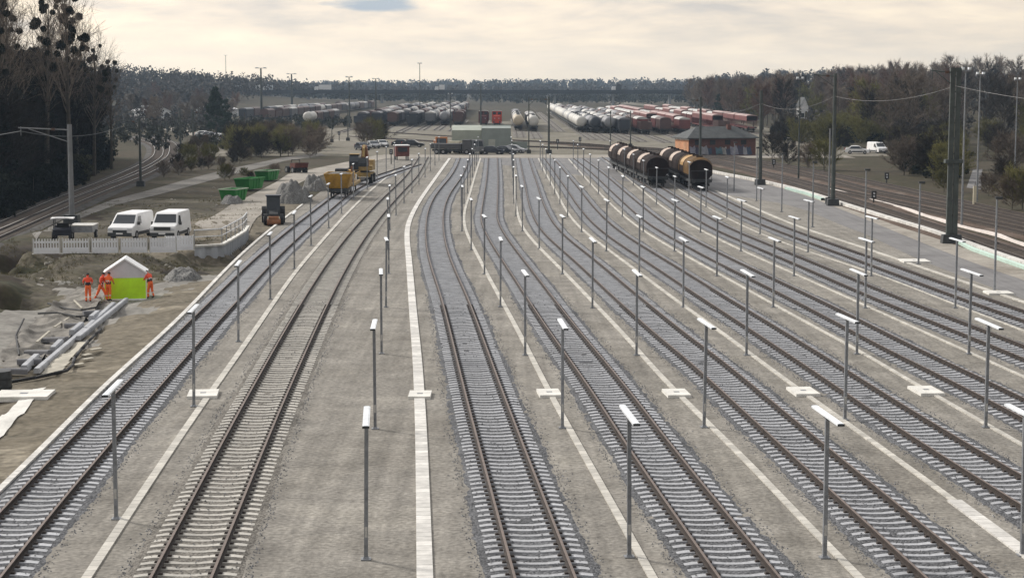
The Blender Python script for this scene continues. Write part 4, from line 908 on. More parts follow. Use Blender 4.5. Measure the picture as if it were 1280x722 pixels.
# small machines by the barriers
M_yel = mat('machine_yellow', (0.42, 0.23, 0.02), 0.55, 0.25, 1.5); M_yel2 = mat('machine_ochre', (0.35, 0.235, 0.075), 0.55, 0.25, 1.5)
M_orange_p = mat('machine_orange', (0.22, 0.085, 0.03), 0.6, 0.25, 2); M_green = mat('container_green', (0.02, 0.22, 0.035), 0.55, 0.2, 1.0); M_mintp = mat('pale_green_rim', (0.40, 0.48, 0.36), 0.6, 0.1, 2)
M_rr = mat('rusty_red', (0.13, 0.035, 0.025), 0.7, 0.3, 1.5); M_navyp = mat('dark_blue_black', (0.018, 0.022, 0.035), 0.5, 0.2, 2)
p = G(79, 299, .6); t = thing('utility_vehicle', 'small dark utility vehicle with white canopy behind the left barriers', 'utility vehicle', p, R(8))
mb = MB(); mb.prism([(-.9, .35), (-.95, .8), (-.5, .95), (-.1, .7), (.3, .7), (.4, 1.05), (1.0, 1.05), (1.0, .35)], 1.35); mb.build('body', M_navyp, t)
mb = MB(); mb.loft([[(x, y, 1.62 + .14 * math.cos(x * 1.6) + .05 * math.cos(y * 2) - dz_) for x, y in ((-.85, -.8), (-.4, -.95), (.4, -.95), (.85, -.8), (.85, .6), (-.85, .6))] for dz_ in (.07, 0)]); mb.build('canopy', M_white, t)
for x in (-.62, .62):
    for y in (-.6, .5): mb = MB(); mb.cyl((x, y, .7), (x, y, 1.66), .035, n=6); mb.build('canopy_post', M_dark, t)
for y in (-.6, .65):
    for s in (-1, 1): wheel(t, s * .62, y, .33, .26)
mb = MB(); mb.box((0, .05, .95), (.9, .15, .6)); mb.build('seat', M_black, t)
p = G(105, 297, .6); t = thing('box_trailer', 'low grey box trailer beside the small canopied vehicle', 'trailer', p, R(3))
mb = MB(); mb.box((0, 0, .75), (1.75, 2.4, .5)); mb.build('box', M_galv, t)
mb = MB(); mb.box((0, 0, 1.02), (1.85, 2.5, .06)); mb.build('lid', M_conc, t)
for s in (-1, 1): wheel(t, s * .9, .1, .32, .2)
# tractor-like loader facing the camera on the gravel
p = S(342, 280); t = thing('compact_loader', 'dark compact loader with orange front attachment by the gravel road', 'loader', p, R(8))
mb = MB(); mb.prism([(-1.2, .5), (-1.25, 1.0), (-.2, 1.25), (.0, 1.25), (.1, .5)], .75); mb.build('bonnet', M_dark, t)
mb = MB(); mb.prism([(-.1, .7), (-.05, 1.3), (.15, 2.45), (1.3, 2.5), (1.45, 1.2), (1.4, .7)], 1.2); mb.build('cab', M_glass, t)
mb = MB(); mb.box((0, .7, 2.52), (1.35, 1.5, .1)); mb.build('cab_roof', M_navyp, t)
for s in (-1, 1):
    wheel(t, s * .82, 1.0, .78, .42); wheel(t, s * .72, -.8, .5, .32)
mb = MB(); mb.cyl((-.6, -1.5, .30), (.6, -1.5, .30), .28, n=16); mb.build('brush_drum', M_orange_p, t)
mb = MB(); mb.prism([(-1.7, .5), (-1.65, .75), (-1.2, .8), (-1.15, .5)], .9); mb.build('attachment_hood', M_orange_p, t)
for s in (-1, 1): mb = MB(); mb.box((s * .4, -1.2, .62), (.1, .7, .12)); mb.build('lift_arm', M_dark, t)
# skips
def skip(px, rz, label, L=3.6, m=M_green, rim=M_mintp):
    t = thing('skip_container', label, 'skip', S(*px), rz, 'green skip containers'); w0, w1, h = .8, .95, 1.35
    a = [(-w0, -L / 2 + .5, .12), (w0, -L / 2 + .5, .12), (w0, L / 2 - .5, .12), (-w0, L / 2 - .5, .12)]; b = [(-w1, -L / 2, h), (w1, -L / 2, h), (w1, L / 2, h), (-w1, L / 2, h)]
    ib = [(x * .94, y * .94, z + .02) for x, y, z in b]; ia = [(x * .92, y * .9, z + .1) for x, y, z in a]; ib = [(x, y, h) for x, y, z in ib]
    mb = MB(); mb.loft([a, b, ib, ia], 0); mb.build('tub', m, t)
    mb = MB()
    for s in (-1, 1): mb = MB(); mb.box((s * w1, 0, h), (.12, L + .1, .1)); mb.build('rim', rim, t); mb = MB(); mb.box((0, s * L / 2, h), (2 * w1 + .1, .12, .1)); mb.build('rim', rim, t)
    for s in (-1, 1):
        for y in (-.8, 0, .8): mb = MB(); mb.box((s * .9, y, .72), (.08, .09, 1.1), ry=s * .12); mb.build('rib', m, t)
skip((292, 252), R(-14), 'green skip with pale rim and dark rubble, nearest of the three', 3.4)
skip((312, 237), R(-16), 'bright green skip, middle of the three along the gravel road', 4.6, rim=M_green)
skip((334, 226), R(-16), 'green skip with white lid rim, farthest of the three', 3.8)
heap((290, 254), 2.2, 5.0, 0.9, 'dark rubble heap in front of the nearest green skip', 21)
# rusty red dumper
p = S(371, 217); t = thing('site_dumper', 'dusty red site dumper parked at the end of the gravel road', 'dumper', p, R(30))
mb = MB(); mb.prism([(-1.6, .9), (-1.9, 1.6), (.1, 1.5), (-.2, .9)], 2.0); mb.build('dump_tub', M_rr, t)
mb = MB(); mb.box((0, .3, .75), (1.1, 3.0, .35)); mb.build('chassis', M_dark, t)
mb = MB(); mb.prism([(.3, .9), (.3, 1.3), (.9, 1.3), (1.0, 1.0), (1.9, 1.0), (1.9, .7), (.3, .7)], 1.2); mb.build('engine_cover', M_rr, t)
mb = MB(); mb.tube([(-.6, .4, 1.0), (-.6, .4, 1.95), (.6, .4, 1.95), (.6, .4, 1.0)], .05); mb.build('roll_bar', M_dark, t)
for y in (-.9, 1.3):
    for s in (-1, 1): wheel(t, s * .85, y, .52, .42)
# yellow ballast wagon and rail excavator on the leftmost track
def on_track(k, Y): a = TL[k]; tn = a.tan(Y); return Vector((a.X(Y), Y, .22)), math.atan2(tn.y, tn.x) - math.pi / 2
Yw = G(420, 249).y + 2.2; loc, rz = on_track(1, Yw)
t = thing('ballast_wagon', 'yellow open ballast wagon standing on the leftmost track', 'rail wagon', loc, rz)
mb = MB(); a_ = [(-1.05, -2.1, .95), (1.05, -2.1, .95), (1.05, 2.1, .95), (-1.05, 2.1, .95)]; b_ = [(-1.5, -2.6, 2.55), (1.5, -2.6, 2.55), (1.5, 2.6, 2.55), (-1.5, 2.6, 2.55)]
mb.loft([a_, b_, [(x * .95, y * .96, z) for x, y, z in b_], [(x * .9, y * .9, z + .1) for x, y, z in a_]]); mb.build('hopper', M_yel, t)
for x in (-1.0, -.35, .35, 1.0): mb = MB(); mb.box((x * 1.12, -2.40, 1.75), (.09, .12, 1.5), rx=R(17)); mb.build('rib', M_yel, t)
mb = MB(); mb.box((0, 0, .75), (2.2, 5.0, .3)); mb.build('underframe', M_dark, t)
def rwheels(root, ys, r_=.45):
    for y in ys:
        mb = MB()
        for s in (-1, 1): mb.cyl((s * .70, y, r_), (s * .82, y, r_), r_, n=16)
        mb.cyl((-.7, y, r_), (.7, y, r_), .09, n=8); mb.build('wheelset', M_dark, root)
rwheels(t, (-1.6, 1.6))
for s in (-1, 1): mb = MB(); mb.cyl((s * .87, -2.5, .8), (s * .87, -2.95, .8), .12, n=8); mb.cyl((s * .87, -2.95, .8), (s * .87, -3.0, .8), .24, n=12); mb.build('buffer', M_dark, t)
heap_m = MB(); n_ = 14
X_, Y_ = np.meshgrid(np.linspace(-1.25, 1.25, n_), np.linspace(-2.2, 2.2, n_)); Z_ = 2.3 + .35 * np.cos(X_) * np.cos(Y_ * .6) + .15 * vnoise(X_ * 3 + 5, Y_ * 3 + 5, 4)
heap_m.add(np.stack([X_.ravel(), Y_.ravel(), Z_.ravel()], 1).tolist(), [(j * n_ + i, j * n_ + i + 1, (j + 1) * n_ + i + 1, (j + 1) * n_ + i) for j in range(n_ - 1) for i in range(n_ - 1)]); o = heap_m.build('ballast_load', M_heap, t, smooth=True)
Yf = Yw + 9.2; loc, rz = on_track(1, Yf); t = thing('flat_wagon', 'olive yellow flat wagon loaded with dark machinery between yellow wagon and excavator', 'rail wagon', loc, rz)
mb = MB(); mb.box((0, 0, .95), (2.5, 8.5, .3)); mb.build('deck', M_yel2, t); rwheels(t, (-3.0, 3.0))
mb = MB(); mb.box((-.3, -2.4, 1.9), (1.5, 2.0, 1.6), taper=.9); mb.build('generator', M_dark, t)
mb = MB(); mb.cyl((.2, .2, 1.75), (.2, 2.2, 1.75), .65, n=16); mb.build('fuel_tank', M_yel, t)
mb = MB(); mb.cyl((.75, -1.1, 1.1), (.75, -1.1, 2.9), .16, n=10); mb.build('exhaust_stack', M_orange_p, t)
mb = MB(); mb.box((-.7, 1.4, 1.8), (.5, 2.6, 1.4)); mb.build('tool_rack', M_orange_p, t)
for s in (-1, 1): mb = MB(); mb.tube([(s * 1.2, -4.1, 1.1), (s * 1.2, -4.1, 2.1), (s * 1.2, 4.1, 2.1), (s * 1.2, 4.1, 1.1)], .035); mb.build('hand_rail', M_yel, t)
for k, yq in enumerate((2.9, 3.5)): mb = MB(); mb.cyl((.1 + .5 * k, yq, 1.1), (.1 + .5 * k, yq, 1.75), .3, n=14); mb.build('drum', M_white if k else M_dark, t)
Ye = G(447, 233).y + 4.5; loc, rz = on_track(1, Ye)
t = thing('rail_excavator', 'ochre road-rail excavator with raised arm behind the yellow wagon', 'excavator', loc, rz); t.scale = (1.15, 1.15, 1.12)
mb = MB(); mb.prism([(-2.2, .75), (-2.3, 1.15), (2.3, 1.15), (2.2, .75)], 2.2); mb.build('undercarriage', M_yel2, t)
rwheels(t, (-2.0, 2.0), .38)
for y in (-1.25, 1.25):
    for s in (-1, 1): wheel(t, s * 1.1, y, .52, .4)
mb = MB(); mb.cyl((0, 0, 1.15), (0, 0, 1.4), .8, n=20); mb.build('slew_ring', M_dark, t)
mb = MB(); mb.prism([(-1.3, 1.4), (-1.3, 1.9), (.4, 1.95), (.6, 2.5), (1.8, 2.5), (2.1, 2.2), (2.1, 1.4)], 2.4); mb.build('house', M_yel2, t)
mb = MB(); mb.prism([(-1.35, 1.5), (-1.4, 2.4), (-1.0, 3.1), (.3, 3.15), (.4, 1.95), (.4, 1.5)], 1.0); o = mb.build('cab', M_glass, t); o.location = (-.72, 0, 0)
mb = MB(); mb.box((-.72, -.4, 3.18), (1.08, 1.5, .08)); mb.build('cab_roof', M_yel2, t)
mb = MB(); mb.prism([(1.6, 1.35), (1.6, 2.3), (2.5, 2.2), (2.6, 1.6), (2.4, 1.35)], 2.3); mb.build('counterweight', M_dark, t)
mb = MB(); mb.loft([[(x, y, z) for x, y, z in q] for q in ([(.15, -1.0, 1.7), (.85, -1.0, 1.7), (.85, -.4, 1.7), (.15, -.4, 1.7)], [(.15, -1.9, 2.9), (.85, -1.9, 2.9), (.85, -1.0, 3.1), (.15, -1.0, 3.1)], [(.25, -2.2, 4.0), (.75, -2.2, 4.0), (.75, -1.7, 4.2), (.25, -1.7, 4.2)])]); mb.build('boom', M_orange_p, t)
mb = MB(); mb.loft([[(.38, -2.0, 4.25), (.62, -2.0, 4.25), (.62, -1.7, 3.9), (.38, -1.7, 3.9)], [(.38, -2.7, 3.9), (.62, -2.7, 3.9), (.62, -2.4, 3.5), (.38, -2.4, 3.5)], [(.4, -3.0, 3.0), (.6, -3.0, 3.0), (.6, -2.7, 2.9), (.4, -2.7, 2.9)]]); mb.build('stick', M_yel2, t)
mb = MB(); mb.prism([(-3.3, 2.9), (-3.5, 2.3), (-3.1, 1.9), (-2.5, 2.1), (-2.6, 2.8)], 1.0); o = mb.build('bucket', M_dark, t); o.location = (.5, 0, 0)
mb = MB(); mb.cyl((.5, -.9, 2.0), (.5, -1.45, 3.0), .08, n=8); mb.build('ram', M_hub, t)
# ------------------------------------------------------------------ foreground hopper wagons
M_wbrown = mat('wagon_brown', (0.018, 0.0095, 0.0075), 0.85, 0.35, 0.8, spec=0.15); M_wroof = mat('sunlit_wagon_roof', (0.42, 0.33, 0.27), 0.6, 0.18, 0.7); M_wochre = mat('ochre_wagon_roof', (0.36, 0.20, 0.05), 0.55, 0.25, 0.6)  # pale mid-roof colour paints the sunlit stretch of the arch
M_wochre_d = mat('dark_ochre_end', (0.105, 0.055, 0.012), 0.75, 0.3, 0.8, spec=0.2)
def arch(hw, zb, ze, zt, n=9, yy=0.0):
    """cross-section: hopper side leaning in at the bottom, arched roof"""
    q = [(-hw * .62, yy, zb), (hw * .62, yy, zb), (hw, yy, zb + (ze - zb) * .45), (hw, yy, ze)]
    for i in range(1, n):
        a = math.pi * i / n; q.append((hw * math.cos(a), yy, ze + (zt - ze) * math.sin(a)))
    return q + [(-hw, yy, ze), (-hw, yy, zb + (ze - zb) * .45)]
def bogie(root, y, r_=.46):
    mb = MB()
    for s in (-1, 1): mb.box((s * 1.0, y, .55), (.12, 2.5, .28))
    mb.box((0, y, .6), (2.0, .5, .25)); b = mb.build('bogie', M_dark, root)
    for dy in (-.9, .9):
        mb = MB()
        for s in (-1, 1): mb.cyl((s * .70, y + dy, r_), (s * .83, y + dy, r_), r_, n=14)
        mb.cyl((-.7, y + dy, r_), (.7, y + dy, r_), .08, n=6); mb.build('wheelset', M_dark, b)
def buffers(root, L):
    for e_ in (-1, 1):
        for s in (-1, 1): mb = MB(); mb.cyl((s * .87, e_ * (L / 2 - .35), 1.05), (s * .87, e_ * L / 2, 1.05), .11, n=8); mb.cyl((s * .87, e_ * L / 2, 1.05), (s * .87, e_ * (L / 2 + .06), 1.05), .24, n=12); mb.build('buffer', M_dark, root)
def hopper(label, loc, rz, end_m, band_m, L=12.0, group='hopper wagons beside the new sidings'):
    t = thing('hopper_wagon', label, 'hopper wagon', loc, rz, group); hw, zb, ze, zt = 1.5, 1.15, 2.6, 3.75
    y0, y1 = -L / 2 + .75, L / 2 - .75; a, b = y0 + .42 * L, y1 - .12 * L
    for nm, s0, s1, m in (('end_section', y0, a, end_m), ('roof_section', a + .01, b - .01, band_m), ('end_section', b, y1, end_m)):
        mb = MB(); rings = []
        for y in np.linspace(s0, s1, 6):
            k = 1.0
            if y == y0 or y == y1: k = .90
            rings.append([(x * k, y, zb + (z - zb) * (k if z > zb else 1)) for x, y_, z in arch(hw, zb, ze, zt, 10, y)])
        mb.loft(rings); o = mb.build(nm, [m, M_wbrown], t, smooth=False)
        if nm == 'end_section': o.data.polygons.foreach_set('material_index', [1 if abs(p_.normal.y) > .8 or p_.center.z < 1.7 else 0 for p_ in o.data.polygons])  # shade of the end faces painted in with the dark brown
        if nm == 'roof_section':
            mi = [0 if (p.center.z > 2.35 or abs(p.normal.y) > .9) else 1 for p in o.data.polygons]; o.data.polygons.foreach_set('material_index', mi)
    for y in (a, b): mb = MB(); mb.loft([[(x * 1.03, yq, z + .03) for x, _, z in arch(hw, zb, ze, zt, 10)] for yq in (y - .12, y + .12)]); mb.build('rib', M_wbrown, t)
    mb = MB(); mb.box((0, 0, 1.0), (2.5, L - .5, .25)); mb.build('underframe', M_dark, t)
    for y in (-2.2, 2.2): mb = MB(); mb.loft([[(-1.2, y - 1.5, 1.1), (1.2, y - 1.5, 1.1), (1.2, y + 1.5, 1.1), (-1.2, y + 1.5, 1.1)], [(-.9, y - .5, .45), (.9, y - .5, .45), (.9, y + .5, .45), (-.9, y + .5, .45)]]); mb.build('discharge_chute', M_wbrown, t)
    for y in (-L / 2 + 2.0, L / 2 - 2.0): bogie(t, y)
    buffers(t, L)
    mb = MB()
    for x in (-.9, -.5): mb.cyl((x, -L / 2 + .5, 1.1), (x, -L / 2 + .6, 3.4), .03, n=6)
    for z in np.arange(1.3, 3.4, .3): mb.cyl((-.9, -L / 2 + .51, z), (-.5, -L / 2 + .51, z), .022, n=5)
    mb.build('ladder', M_wbrown, t)
    mb = MB(); mb.box((0, -L / 2 + .35, 1.2), (2.6, .6, .06)); mb.build('end_platform', M_dark, t)
    mb = MB(); mb.tube([(-1.2, -L / 2 + .1, 1.2), (-1.2, -L / 2 + .1, 2.2), (1.2, -L / 2 + .1, 2.2), (1.2, -L / 2 + .1, 1.2)], .03); mb.build('end_railing', M_dark, t)
    mb = MB()
    for y in (y0 + 1.5, 0, y1 - 1.5): mb.cyl((0, y, zt - .05), (0, y, zt + .14), .38, n=14)
    mb.build('roof_hatches', M_wbrown, t)
    return t
def row(a, b, n, L, fn):
    """n wagons from the near end a (pixel) towards b"""
    A, B = G(*a), G(*b); d = (B - A).normalized(); rz = math.atan2(d.y, d.x) - math.pi / 2
    for i in range(n): fn(i, A + d * (L * (i + .5)) + Vector((0, 0, .2)), rz)
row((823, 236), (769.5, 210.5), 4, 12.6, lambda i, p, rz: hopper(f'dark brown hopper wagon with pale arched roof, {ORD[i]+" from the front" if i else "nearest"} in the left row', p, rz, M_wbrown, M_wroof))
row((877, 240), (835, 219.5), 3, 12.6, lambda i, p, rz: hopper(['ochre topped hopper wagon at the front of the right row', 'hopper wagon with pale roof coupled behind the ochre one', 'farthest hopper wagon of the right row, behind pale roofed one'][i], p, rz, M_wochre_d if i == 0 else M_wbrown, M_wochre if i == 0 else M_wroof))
# ------------------------------------------------------------------ the old yard: tracks and standing wagons
YARD_X = []
def far_track(x0, y0, x1, y1, label):
    a, b = Vector((x0, y0, 0)), Vector((x1, y1, 0)); n = 24; P = [a.lerp(b, i / n) for i in range(n + 1)]
    root = thing('railway_track', label, 'railway track', (0, 0, 0), 0, 'tracks of the old yard')
    for d in (-.752, .752): rail_mesh(offset(P, d, .05), 'rail', root)
    mb = MB(); ribbon(mb, P, [(-1.6, .02), (-1.3, .05), (1.3, .05), (1.6, .02)]); tag(mb.build('ballast_bed', M_ball_s), kind='structure')
def body_mats(c, nm): return mat('wagon_' + nm, c, 0.55, 0.22, 0.35, rnd=0.12)
M_tankw = body_mats((.50, .485, .45), 'white'); M_tankg = body_mats((.25, .25, .26), 'grey'); M_tankt = body_mats((.42, .36, .27), 'tan'); M_tankd = body_mats((.03, .035, .045), 'black'); M_cbrown = body_mats((.085, .045, .038), 'dark_brown'); M_cgrey = body_mats((.15, .15, .16), 'steel_grey')
M_cred = body_mats((.15, .04, .036), 'dull_red'); M_roofp = body_mats((.36, .25, .23), 'pinkish_roof'); M_rooff = body_mats((.46, .45, .43), 'pale_roof'); M_locor = body_mats((.55, .06, .025), 'signal_red'); M_locod = body_mats((.12, .02, .02), 'dark_red')
PROTO = {}
def make_tank(m, key):
    L = 14.0; t = thing('tank_wagon', 'x', 'tank wagon'); mb = MB(); r_ = 1.42; zc = 2.6; rings = []
    for y, k in [(-6.5, .35), (-6.4, .7), (-6.15, .92), (-5.8, 1), (-2, 1), (2, 1), (5.8, 1), (6.15, .92), (6.4, .7), (6.5, .35)]: rings.append([(r_ * k * math.cos(a), y, zc + r_ * k * math.sin(a)) for a in np.linspace(0, 2 * math.pi, 17)[:-1]])
    mb.loft(rings); mb.build('tank', m, t, smooth=True)
    mb = MB(); mb.box((0, 0, 1.05), (2.4, 13.2, .22))
    mb.build('underframe', M_dark, t); mb = MB(); mb.cyl((0, 0, zc + r_ - .1), (0, 0, zc + r_ + .25), .4, n=12); mb.build('manway', M_dark, t)
    mb = MB(); mb.box((0, 0, zc + r_ + .05), (.6, 5.5, .05)); mb.build('walkway', M_galv, t)
    for y in (-4.6, 4.6): bogie(t, y)
    buffers(t, L); PROTO[key] = (t, L)
def make_box(m, roof, key, L=14.0, arched=.55, name='covered_wagon', cat='covered wagon', ribs=True):
    t = thing(name, 'x', cat); mb = MB(); mb.box((0, 0, 2.25), (2.7, L - 1.1, 2.3)); mb.build('body', m, t)
    mb = MB(); rings = [[(1.4 * math.cos(a), y, 3.4 + arched * math.sin(a)) for a in np.linspace(0, math.pi, 10)] for y in np.linspace(-L / 2 + .5, L / 2 - .5, 4)]; mb.loft(rings); mb.build('roof', roof, t)
    if ribs:
        mb = MB()
        for s in (-1, 1):
            for y in np.linspace(-L / 2 + .8, L / 2 - .8, 8): mb.box((s * 1.38, y, 2.25), (.07, .1, 2.25))
        mb.build('side_ribs', m, t)
    mb = MB(); mb.box((0, 0, 1.0), (2.4, L - .7, .22)); mb.build('underframe', M_dark, t)
    for y in (-L / 2 + 2.4, L / 2 - 2.4): bogie(t, y)
    buffers(t, L); PROTO[key] = (t, L)
def make_open(m, key, L=13.0):
    t = thing('open_wagon', 'x', 'open wagon'); mb = MB(); a = [(-1.35, -L / 2 + .5, 1.15), (1.35, -L / 2 + .5, 1.15), (1.35, L / 2 - .5, 1.15), (-1.35, L / 2 - .5, 1.15)]; up = lambda q, z, k: [(x * k, y * (1 - (1 - k) * .2), z) for x, y, _ in q]
    mb.loft([a, up(a, 2.95, 1), up(a, 2.95, .93), up(a, 1.3, .93)]); mb.build('tub', m, t)
    mb = MB()
    for s in (-1, 1):
        for y in np.linspace(-L / 2 + .7, L / 2 - .7, 9): mb.box((s * 1.39, y, 2.05), (.08, .12, 1.75))
    mb.build('side_ribs', m, t); mb = MB(); mb.box((0, 0, 1.0), (2.4, L - .7, .22)); mb.build('underframe', M_dark, t)
    for y in (-L / 2 + 2.4, L / 2 - 2.4): bogie(t, y)
    buffers(t, L); PROTO[key] = (t, L)
def make_carrier(key, L=26.0):
    t = thing('car_carrier_wagon', 'x', 'car carrier'); mb = MB(); mb.box((0, 0, 1.0), (2.6, L - .6, .25)); mb.box((0, 0, 2.75), (2.6, L - .8, .14)); mb.build('deck', M_cred, t)
    mb = MB()
    for s in (-1, 1):
        for y in np.linspace(-L / 2 + .8, L / 2 - .8, 12): mb.box((s * 1.3, y, 1.95), (.1, .14, 1.75))
    mb.build('stanchions', M_cred, t)
    mb = MB(); rings = [[(1.4 * math.cos(a), y, 4.0 + .35 * math.sin(a)) for a in np.linspace(0, math.pi, 8)] for y in (-L / 2 + .5, L / 2 - .5)]; mb.loft(rings); mb.build('roof', M_roofp, t)
    for s in (-1, 1): mb = MB(); mb.box((s * 1.36, 0, 3.4), (.06, L - 1.0, 1.2)); mb.build('side_wall', M_cred, t)
    for y in (-L / 2 + 3, L / 2 - 3): bogie(t, y)
    buffers(t, L); PROTO[key] = (t, L)
def make_loco(m, key, L=13.0):
    t = thing('locomotive', 'x', 'locomotive'); mb = MB(); mb.box((0, -2.6, 2.0), (1.7, 6.0, 1.7)); mb.box((0, 4.6, 1.9), (1.7, 3.0, 1.5)); mb.build('bonnet', m, t)
    mb = MB(); mb.box((0, 1.7, 2.6), (2.9, 2.8, 3.0)); mb.build('cab', m, t)
    mb = MB(); rings = [[(1.5 * math.cos(a), y, 4.1 + .25 * math.sin(a)) for a in np.linspace(0, math.pi, 8)] for y in (.2, 3.2)]; mb.loft(rings); mb.build('cab_roof', M_rooff, t)
    for s in (-1, 1): mb = MB(); mb.box((s * .75, .28, 3.5), (.95, .06, .8)); mb.build('cab_window', M_glass, t); mb = MB(); mb.cyl((s * .6, -5.66, 2.1), (s * .6, -5.56, 2.1), .14, n=10); mb.build('headlight', M_lampg, t); mb = MB(); mb.box((s * 1.46, 1.7, 3.5), (.06, 1.6, .8)); mb.build('cab_window', M_glass, t)
    mb = MB(); mb.box((0, 0, 1.0), (2.8, L - .6, .3)); mb.build('running_board', M_dark, t); mb = MB(); mb.box((0, -L / 2 + .2, 1.05), (2.8, .25, .6)); mb.build('buffer_beam', m, t)
    for y in (-3.6, 3.6): bogie(t, y, .5)
    buffers(t, L); PROTO[key] = (t, L)
make_tank(M_tankw, 'white'); make_tank(M_tankg, 'grey'); make_tank(M_tankt, 'tan'); make_tank(M_tankd, 'black')
make_box(M_cbrown, M_cbrown, 'brown'); make_box(M_cgrey, M_rooff, 'pale'); make_box(M_tankd, M_cgrey, 'dark'); make_box(M_cred, M_rooff, 'redpale', 15); make_open(M_cbrown, 'open'); make_open(M_tankd, 'opend')
make_carrier('carrier'); make_loco(M_locor, 'loco'); make_loco(M_locod, 'locod')
KW = dict(white='white tank wagon', grey='grey tank wagon', tan='tan tank wagon', black='black tank wagon', brown='brown covered wagon', pale='grey pale-roofed wagon', dark='dark covered wagon', redpale='red pale-roofed wagon', open='brown open wagon', opend='dark open wagon', carrier='red car carrier', loco='bright red locomotive', locod='dark red locomotive')
USED = set()
def string(px, seq, where, dx=-0.004, lab=None):
    A = G(*px); Y = A.y; d = Vector((dx, 1, 0)).normalized(); rz = math.atan2(d.y, d.x) - math.pi / 2; run = 0.0; cnt = {}
    L_all = sum(PROTO[k][1] + .7 for k in seq); YARD_X.append((A.x, Y, dx, L_all)); far_track(A.x + .004 * 60, Y - 60, A.x + dx * (L_all + 40), Y + L_all + 40, f'old yard track under the wagon row {where}')
    for i, k in enumerate(seq):
        t, L = PROTO[k]; p = A + d * (run + L / 2) + Vector((0, 0, .23)); run += L + .7; c = cnt.get(k, 0); cnt[k] = c + 1
        lb = f'{KW[k]}, number {i + 1} in the row {where}' if i >= 20 else f'{KW[k]}, {ORD[i]} in the row {where}'
        g_ = 'wagons standing in the old yard'
        if k not in USED: t.location = p; t.rotation_euler = (0, 0, rz); t['label'] = lb; t['group'] = g_; USED.add(k)
        else: dup(t, p, rz, lb, g_, skip=('bogie', 'buffer', 'manway', 'walkway', 'side_ribs') if i > 4 else ())
def mixrow(first, pool, n, seed):
    q = random.Random(seed); return first + [q.choice(pool) for _ in range(n - len(first))]
DK = ['dark', 'brown', 'open', 'opend', 'brown', 'dark', 'grey', 'white', 'pale', 'opend']; LT = ['white', 'brown', 'grey', 'open', 'redpale', 'dark', 'pale', 'black', 'brown', 'opend']; RD = ['carrier', 'redpale', 'carrier', 'redpale', 'pale']
string((448, 159), mixrow(['opend', 'dark', 'open', 'brown'], DK, 20, 1), 'dark leftmost beside the lone white tank')
string((470, 157), mixrow(['dark', 'opend', 'dark', 'pale'], DK, 20, 2), 'dark, second from the left')
string((490, 158), mixrow(['brown', 'dark', 'pale'], DK, 22, 3), 'dark, third from the left')
string((514, 159), mixrow(['opend', 'dark', 'dark', 'pale'], DK, 24, 4), 'left of the rounded grey wagon')
string((537, 157), mixrow(['pale', 'grey', 'grey', 'white'], LT, 24, 5), 'behind the rounded grey wagon')
string((555, 157), mixrow(['grey', 'white', 'pale', 'redpale'], LT, 22, 6), 'behind the front grey tank left of centre')
string((572, 158), ['open', 'brown', 'open', 'brown'], 'short and brown, left of dark red locomotive')
string((604, 158), ['locod', 'brown', 'brown'], 'behind the dark red locomotive')
string((621, 158), ['loco', 'redpale'], 'behind the bright red locomotive')
string((648, 164), mixrow(['tan', 'tan', 'white', 'black', 'white'], DK, 9, 7), 'of tan tanks right of the locomotives')
string((667, 165), ['white', 'white', 'opend', 'pale', 'dark', 'pale'], 'right of the tan tanks')
string((727, 166), mixrow(['white', 'white', 'white', 'white', 'grey', 'white', 'white', 'grey', 'white'], ['white', 'white', 'grey'], 22, 8), 'of mostly white tanks running far back')
string((744, 167), mixrow(['black', 'grey', 'black', 'white', 'grey'], LT, 22, 9), 'behind the big black tank')
string((762, 167), mixrow(['grey', 'pale', 'dark', 'redpale'], LT, 20, 10), 'right of the black tank')
string((781, 168), mixrow(['dark', 'pale', 'brown', 'pale'], LT, 18, 11), 'left of the brick building')
string((808, 169), mixrow(['open', 'redpale', 'brown', 'brown'], LT, 16, 12), 'behind the brick building left end')
string((832, 168), mixrow(['brown', 'redpale', 'open'], RD, 14, 13), 'just right of the brick building left end')
string((856, 168), mixrow(['redpale', 'carrier', 'carrier'], RD, 12, 14), 'behind the brick building roof')
string((905, 167), mixrow(['open', 'carrier', 'carrier', 'redpale'], RD, 12, 15), 'second from the yard right edge')
string((940, 166), mixrow(['carrier', 'carrier', 'carrier', 'redpale'], RD, 12, 16), 'at the right edge of the yard')
string((384, 158), ['white', 'brown', 'dark', 'brown', 'pale'], 'far left behind the lone white tank', .02)
string((330, 152), mixrow(['brown', 'open', 'brown'], DK, 18, 17), 'farthest left behind the bare bushes', .05)
string((303, 150), mixrow(['dark', 'brown', 'opend'], DK, 16, 19), 'leftmost of all, beyond the far left cars', .06)
string((360, 149), mixrow(['pale', 'brown', 'brown'], DK, 18, 18), 'far left between bushes and lone tank', .04)
i = 0
for X in np.arange(-18, 22, 4.4):
    if all(abs(a + d_ * (yq - b) - (X - .004 * (yq - 480))) > 3.5 for a, b, d_, L_ in YARD_X for yq in (b - 60, b, b + L_, b + L_ + 40)): far_track(X, 480, X - 2.2, 1030, f'empty old yard track in the open middle, {ORD[i]} from the left'); i += 1
# ladder tracks in front of the old yard
old_track([(900,199),(840,193.5),(780,189),(720,186),(660,184),(600,181),(520,176),(440,171)], 'ladder track crossing in front of the old yard', M_yard, -.08)
old_track([(860,192),(800,187),(720,180),(640,176),(560,171),(480,166)], 'second ladder track crossing in front of the old yard', M_yard, -.08)
